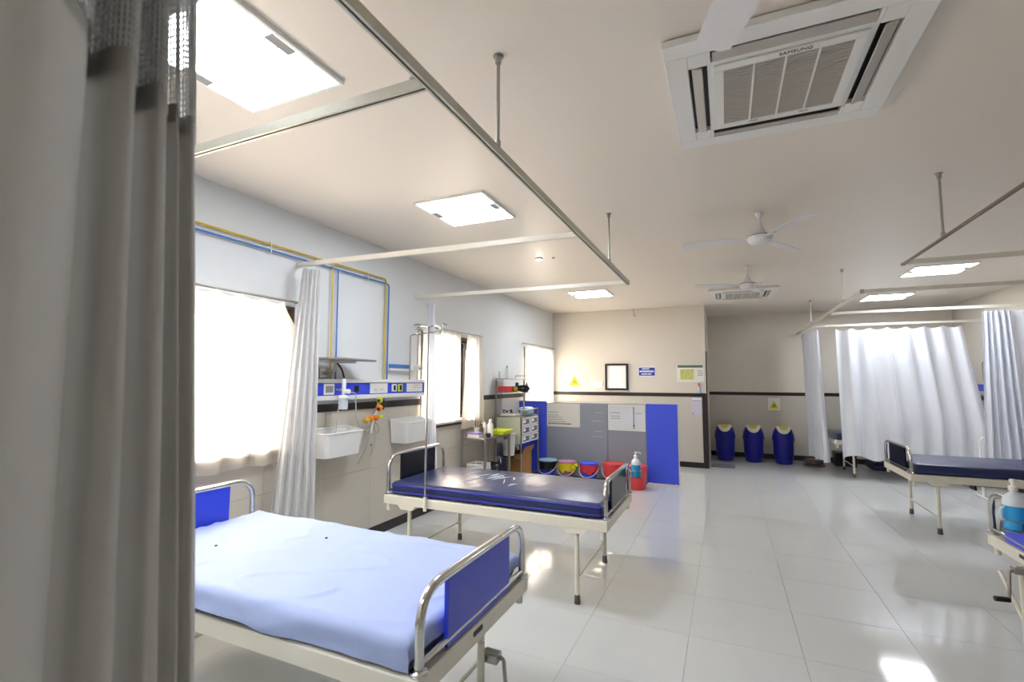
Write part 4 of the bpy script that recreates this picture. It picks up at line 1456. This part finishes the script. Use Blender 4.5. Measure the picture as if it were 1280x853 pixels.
obj('handle', sweep(B(), rnd([(-2.78, 5.90, tz + .06), (-2.76, 5.84, tz + .065), (-2.70, 5.86, tz + .065), (-2.75, 5.93, tz + .06)], .02), .007, 8), M['yellowgreen'], t, smooth=True)

# crate on the shelf under the table
t = thing('crate', 'white plastic crate on the lower shelf of the instrument table', 'crate', (-3.0, 5.64, .24))
bm = B()
x0, x1, y0, y1 = -3.10, -2.87, 5.52, 5.76
box(bm, x0, x1, y0, y1, .2405, .25)
obj('base', bm, M['plastic'], t)
for nm, a in (('side', (x0, x0 + .01, y0, y1)), ('side', (x1 - .01, x1, y0, y1)), ('side', (x0 + .01, x1 - .01, y0, y0 + .01)), ('side', (x0 + .01, x1 - .01, y1 - .01, y1))):
    bm = B()
    for z0, z1 in ((.25, .36), (.375, .39), (.405, .42), (.435, .455)):
        box(bm, *a, z0, z1)
    for p in (0, .5, 1):
        if a[1] - a[0] < .02:
            yy = a[2] + (a[3] - a[2] - .012) * p
            box(bm, a[0] + .001, a[1] - .001, yy, yy + .012, .36, .436)
        else:
            xx = a[0] + (a[1] - a[0] - .012) * p
            box(bm, xx, xx + .012, a[2] + .001, a[3] - .001, .36, .436)
    obj(nm, bm, M['plastic'], t)
t = thing('cloth_bag', 'black cloth bag on the lower shelf of the instrument table', 'bag', (-2.97, 6.0, .24))
bm = ball(B(), (-2.97, 6.0, .335), .13, 18, .7)
for v in bm.verts:
    v.co += Vector((noise.noise(v.co * 9), noise.noise(v.co * 9 + Vector((5, 0, 0))), .4 * noise.noise(v.co * 7 + Vector((9, 0, 0))))) * .035
    v.co.z = max(v.co.z, .2405)
obj('sack', bm, M['blackbag'], t, smooth=True)
obj('strap', sweep(B(), rnd([(-2.95, 6.06, .40), (-2.90, 6.10, .50), (-2.86, 6.06, .40)], .05), .008, 8), M['tube'], t, smooth=True)
t = thing('waste_pail', 'off-white pail hanging below the lime tray at the table end', 'pail', (-2.78, 6.36, .45))
obj('body', lathe(B(), [(.075, .46), (.08, .465), (.10, .745), (.105, .75)], (-2.88, 6.36, 0), 20), M['plastic'], t, smooth=True)
obj('rim', lathe(B(), [(.105, .75), (.112, .752), (.112, .768), (.10, .77)], (-2.88, 6.36, 0), 20), M['binlid'], t, smooth=True)
obj('base_ring', lathe(B(), [(.07, .44), (.082, .442), (.082, .459), (.07, .46)], (-2.88, 6.36, 0), 20), M['black'], t, smooth=True)
obj('hanging_strap', bx(-2.90, -2.86, 6.225, 6.27, .70, .755), M['steel'], t)

# crash cart
cx0, cx1, cy0, cy1 = -3.18, -2.76, 6.52, 7.22
t = thing('crash_cart', 'steel crash cart with six small drawers before the blue screen', 'cart', ((cx0 + cx1) / 2, (cy0 + cy1) / 2, 0))
obj('cabinet', bx(cx0, cx1 - .012, cy0, cy1, .60, .985), M['palegreen'], t, bevel=.004)
obj('cart_top', bx(cx0 - .005, cx1 + .005, cy0 - .005, cy1 + .005, .9855, 1.0), M['steel'], t, bevel=.003)
obj('base_shelf', bx(cx0, cx1, cy0, cy1, .10, .12), M['steel'], t, bevel=.003)
for x in (cx0 + .015, cx1 + .002):
    for y in (cy0 + .0, cy1 - .0):
        top = 1.545 if (x < -3 and y < 6.6) else (1.09 if x > -3 else 1.02)
        pst = obj('post', sweep(B(), [(x, y, .05), (x, y, top)], .0125, 10), M['steel'], t, smooth=True)
        obj('castor', lathe(B(), [(.012, -.012), (.025, -.012), (.025, .012), (.012, .012)], (x, y, .026), 14, 'x'), M['black'], pst, smooth=True)
obj('post', sweep(B(), [(-2.83, 6.80, 1.0), (-2.83, 6.80, 1.545)], .0125, 10), M['steel'], t, smooth=True)
obj('push_rail', sweep(B(), rnd([(cx1 + .002, cy0, 1.09), (cx1 + .002, cy1, 1.09)], .03), .009, 8), M['steel'], t, smooth=True)
obj('side_rail', sweep(B(), [(cx0 + .015, cy0 - .012, .40), (cx1 + .002, cy0 - .012, .40)], .009, 8), M['steel'], t, smooth=True)
obj('upper_shelf', bx(-3.18, -2.62, 6.50, 6.90, 1.545, 1.56), M['steel'], t, bevel=.003)
obj('middle_shelf', bx(-3.18, -2.72, 6.52, 6.88, 1.345, 1.36), M['steel'], t, bevel=.003)
obj('shelf_lip', sweep(B(), rnd([(-2.85, 6.52, 1.56), (-2.85, 6.52, 1.60), (-2.66, 6.60, 1.60), (-2.63, 6.60, 1.56)], .02), .006, 8), M['steel'], t, smooth=True)
for r in range(3):
    for c in range(2):
        y0 = cy0 + .03 + c * .335
        z0 = .61 + r * .125
        d = obj('drawer', bx(cx1 - .012, cx1 + .004, y0, y0 + .31, z0, z0 + .115), M['drawerclear'], t, bevel=.003)
        fr = B()
        box(fr, cx1 + .004, cx1 + .010, y0, y0 + .31, z0 + .095, z0 + .115)
        box(fr, cx1 + .004, cx1 + .010, y0, y0 + .31, z0, z0 + .018)
        box(fr, cx1 + .004, cx1 + .010, y0, y0 + .03, z0 + .018, z0 + .095)
        box(fr, cx1 + .004, cx1 + .010, y0 + .28, y0 + .31, z0 + .018, z0 + .095)
        obj('drawer_frame', fr, M['plastic'], d)
        obj('drawer_label', bx(cx1 + .004, cx1 + .008, y0 + .05, y0 + .14, z0 + .04, z0 + .085), M['paper'], d)

t = thing('instrument_tray', 'steel tray of dark instruments on the crash cart top', 'tray', (-3.0, 6.66, 1.0))
obj('dish', bx(-3.12, -2.86, 6.56, 6.76, 1.0005, 1.035), M['plastic'], t, bevel=.006)
rr = random.Random(11)
for k in range(7):
    x, y = rr.uniform(-3.10, -2.88), rr.uniform(6.58, 6.74)
    obj('instrument', sweep(B(), rnd([(x, y, 1.042), (x + rr.uniform(-.05, .05), y + rr.uniform(-.05, .05), 1.06), (x + rr.uniform(-.07, .07), y + rr.uniform(-.04, .04), 1.085)], .03), .006, 6), M['black'], t, smooth=True)
t = thing('monitor_case', 'pale blue rounded case on the crash cart top beside the blue screen', 'case', (-2.83, 6.98, 1.0))
obj('body', slab(-2.96, -2.77, 6.86, 7.10, 1.0005, 1.12, .04, 4), M['lightblue'], t, smooth=True)
obj('stripe', bx(-2.771, -2.767, 6.92, 7.04, 1.04, 1.07), M['plastic'], t)
t = thing('red_box', 'flat red box on the middle shelf of the crash cart', 'box', (-3.0, 6.65, 1.36))
obj('body', bx(-3.15, -2.92, 6.55, 6.75, 1.3605, 1.43), M['red'], t, bevel=.004)
obj('lid_edge', bx(-3.152, -2.918, 6.548, 6.752, 1.431, 1.442), M['red'], t, bevel=.003)
t = thing('breathing_bag', 'black breathing bag with a yellow mask on the cart middle shelf', 'breathing bag', (-2.80, 6.66, 1.36))
obj('bag', lathe(B(), [(.012, -.12), (.04, -.09), (.05, -.02), (.045, .06), (.015, .10)], (-2.76, 6.62, 1.412), 16, 'x'), M['black'], t, smooth=True)
obj('mask', ball(B(), (-2.868, 6.60, 1.405), .042, 12, .9), M['olive'], t, smooth=True)
obj('valve', lathe(B(), [(.02, 1.44), (.024, 1.445), (.024, 1.49), (.015, 1.5)], (-2.868, 6.62, 0), 12), M['black'], t, smooth=True)
simple_bottle(-2.755, 6.735, 1.36, .03, .15, M['plastic'], M['plastic'], 'white jar behind the breathing bag on the cart middle shelf')
simple_bottle(-3.03, 6.62, 1.56, .032, .19, M['plastic'], M['lightblue'], 'white spray bottle on the topmost shelf of the crash cart')
simple_bottle(-3.14, 6.58, 1.56, .022, .10, M['plastic'], M['grey'], 'short white bottle at the left end of the topmost cart shelf')
t = thing('cardboard_box', 'open brown cardboard box on the base of the crash cart', 'box', (-2.93, 6.85, .12))
bm = B()
x0, x1, y0, y1, z0, z1 = -3.02, -2.775, 6.60, 6.98, .1205, .45
for a in ((x0, x1, y0, y1, z0, z0 + .006), (x0, x0 + .006, y0, y1, z0 + .006, z1), (x1 - .006, x1, y0, y1, z0 + .006, z1), (x0 + .006, x1 - .006, y0, y0 + .006, z0 + .006, z1), (x0 + .006, x1 - .006, y1 - .006, y1, z0 + .006, z1)):
    box(bm, *a)
obj('carton', bm, M['cardboard'], t)
bm = prism(B(), [(x1, z1), (x1 + .05, z1 + .10), (x1 + .05, z1 + .106), (x1 - .004, z1 + .005)], y0, y1, lambda x, z, y: (x, y, z))
obj('flap', bm, M['cardboard'], t)
bm = prism(B(), [(x0, z1), (x0 - .05, z1 + .09), (x0 - .05, z1 + .096), (x0 + .004, z1 + .005)], y0, y1, lambda x, z, y: (x, y, z))
obj('flap', bm, M['cardboard'], t)
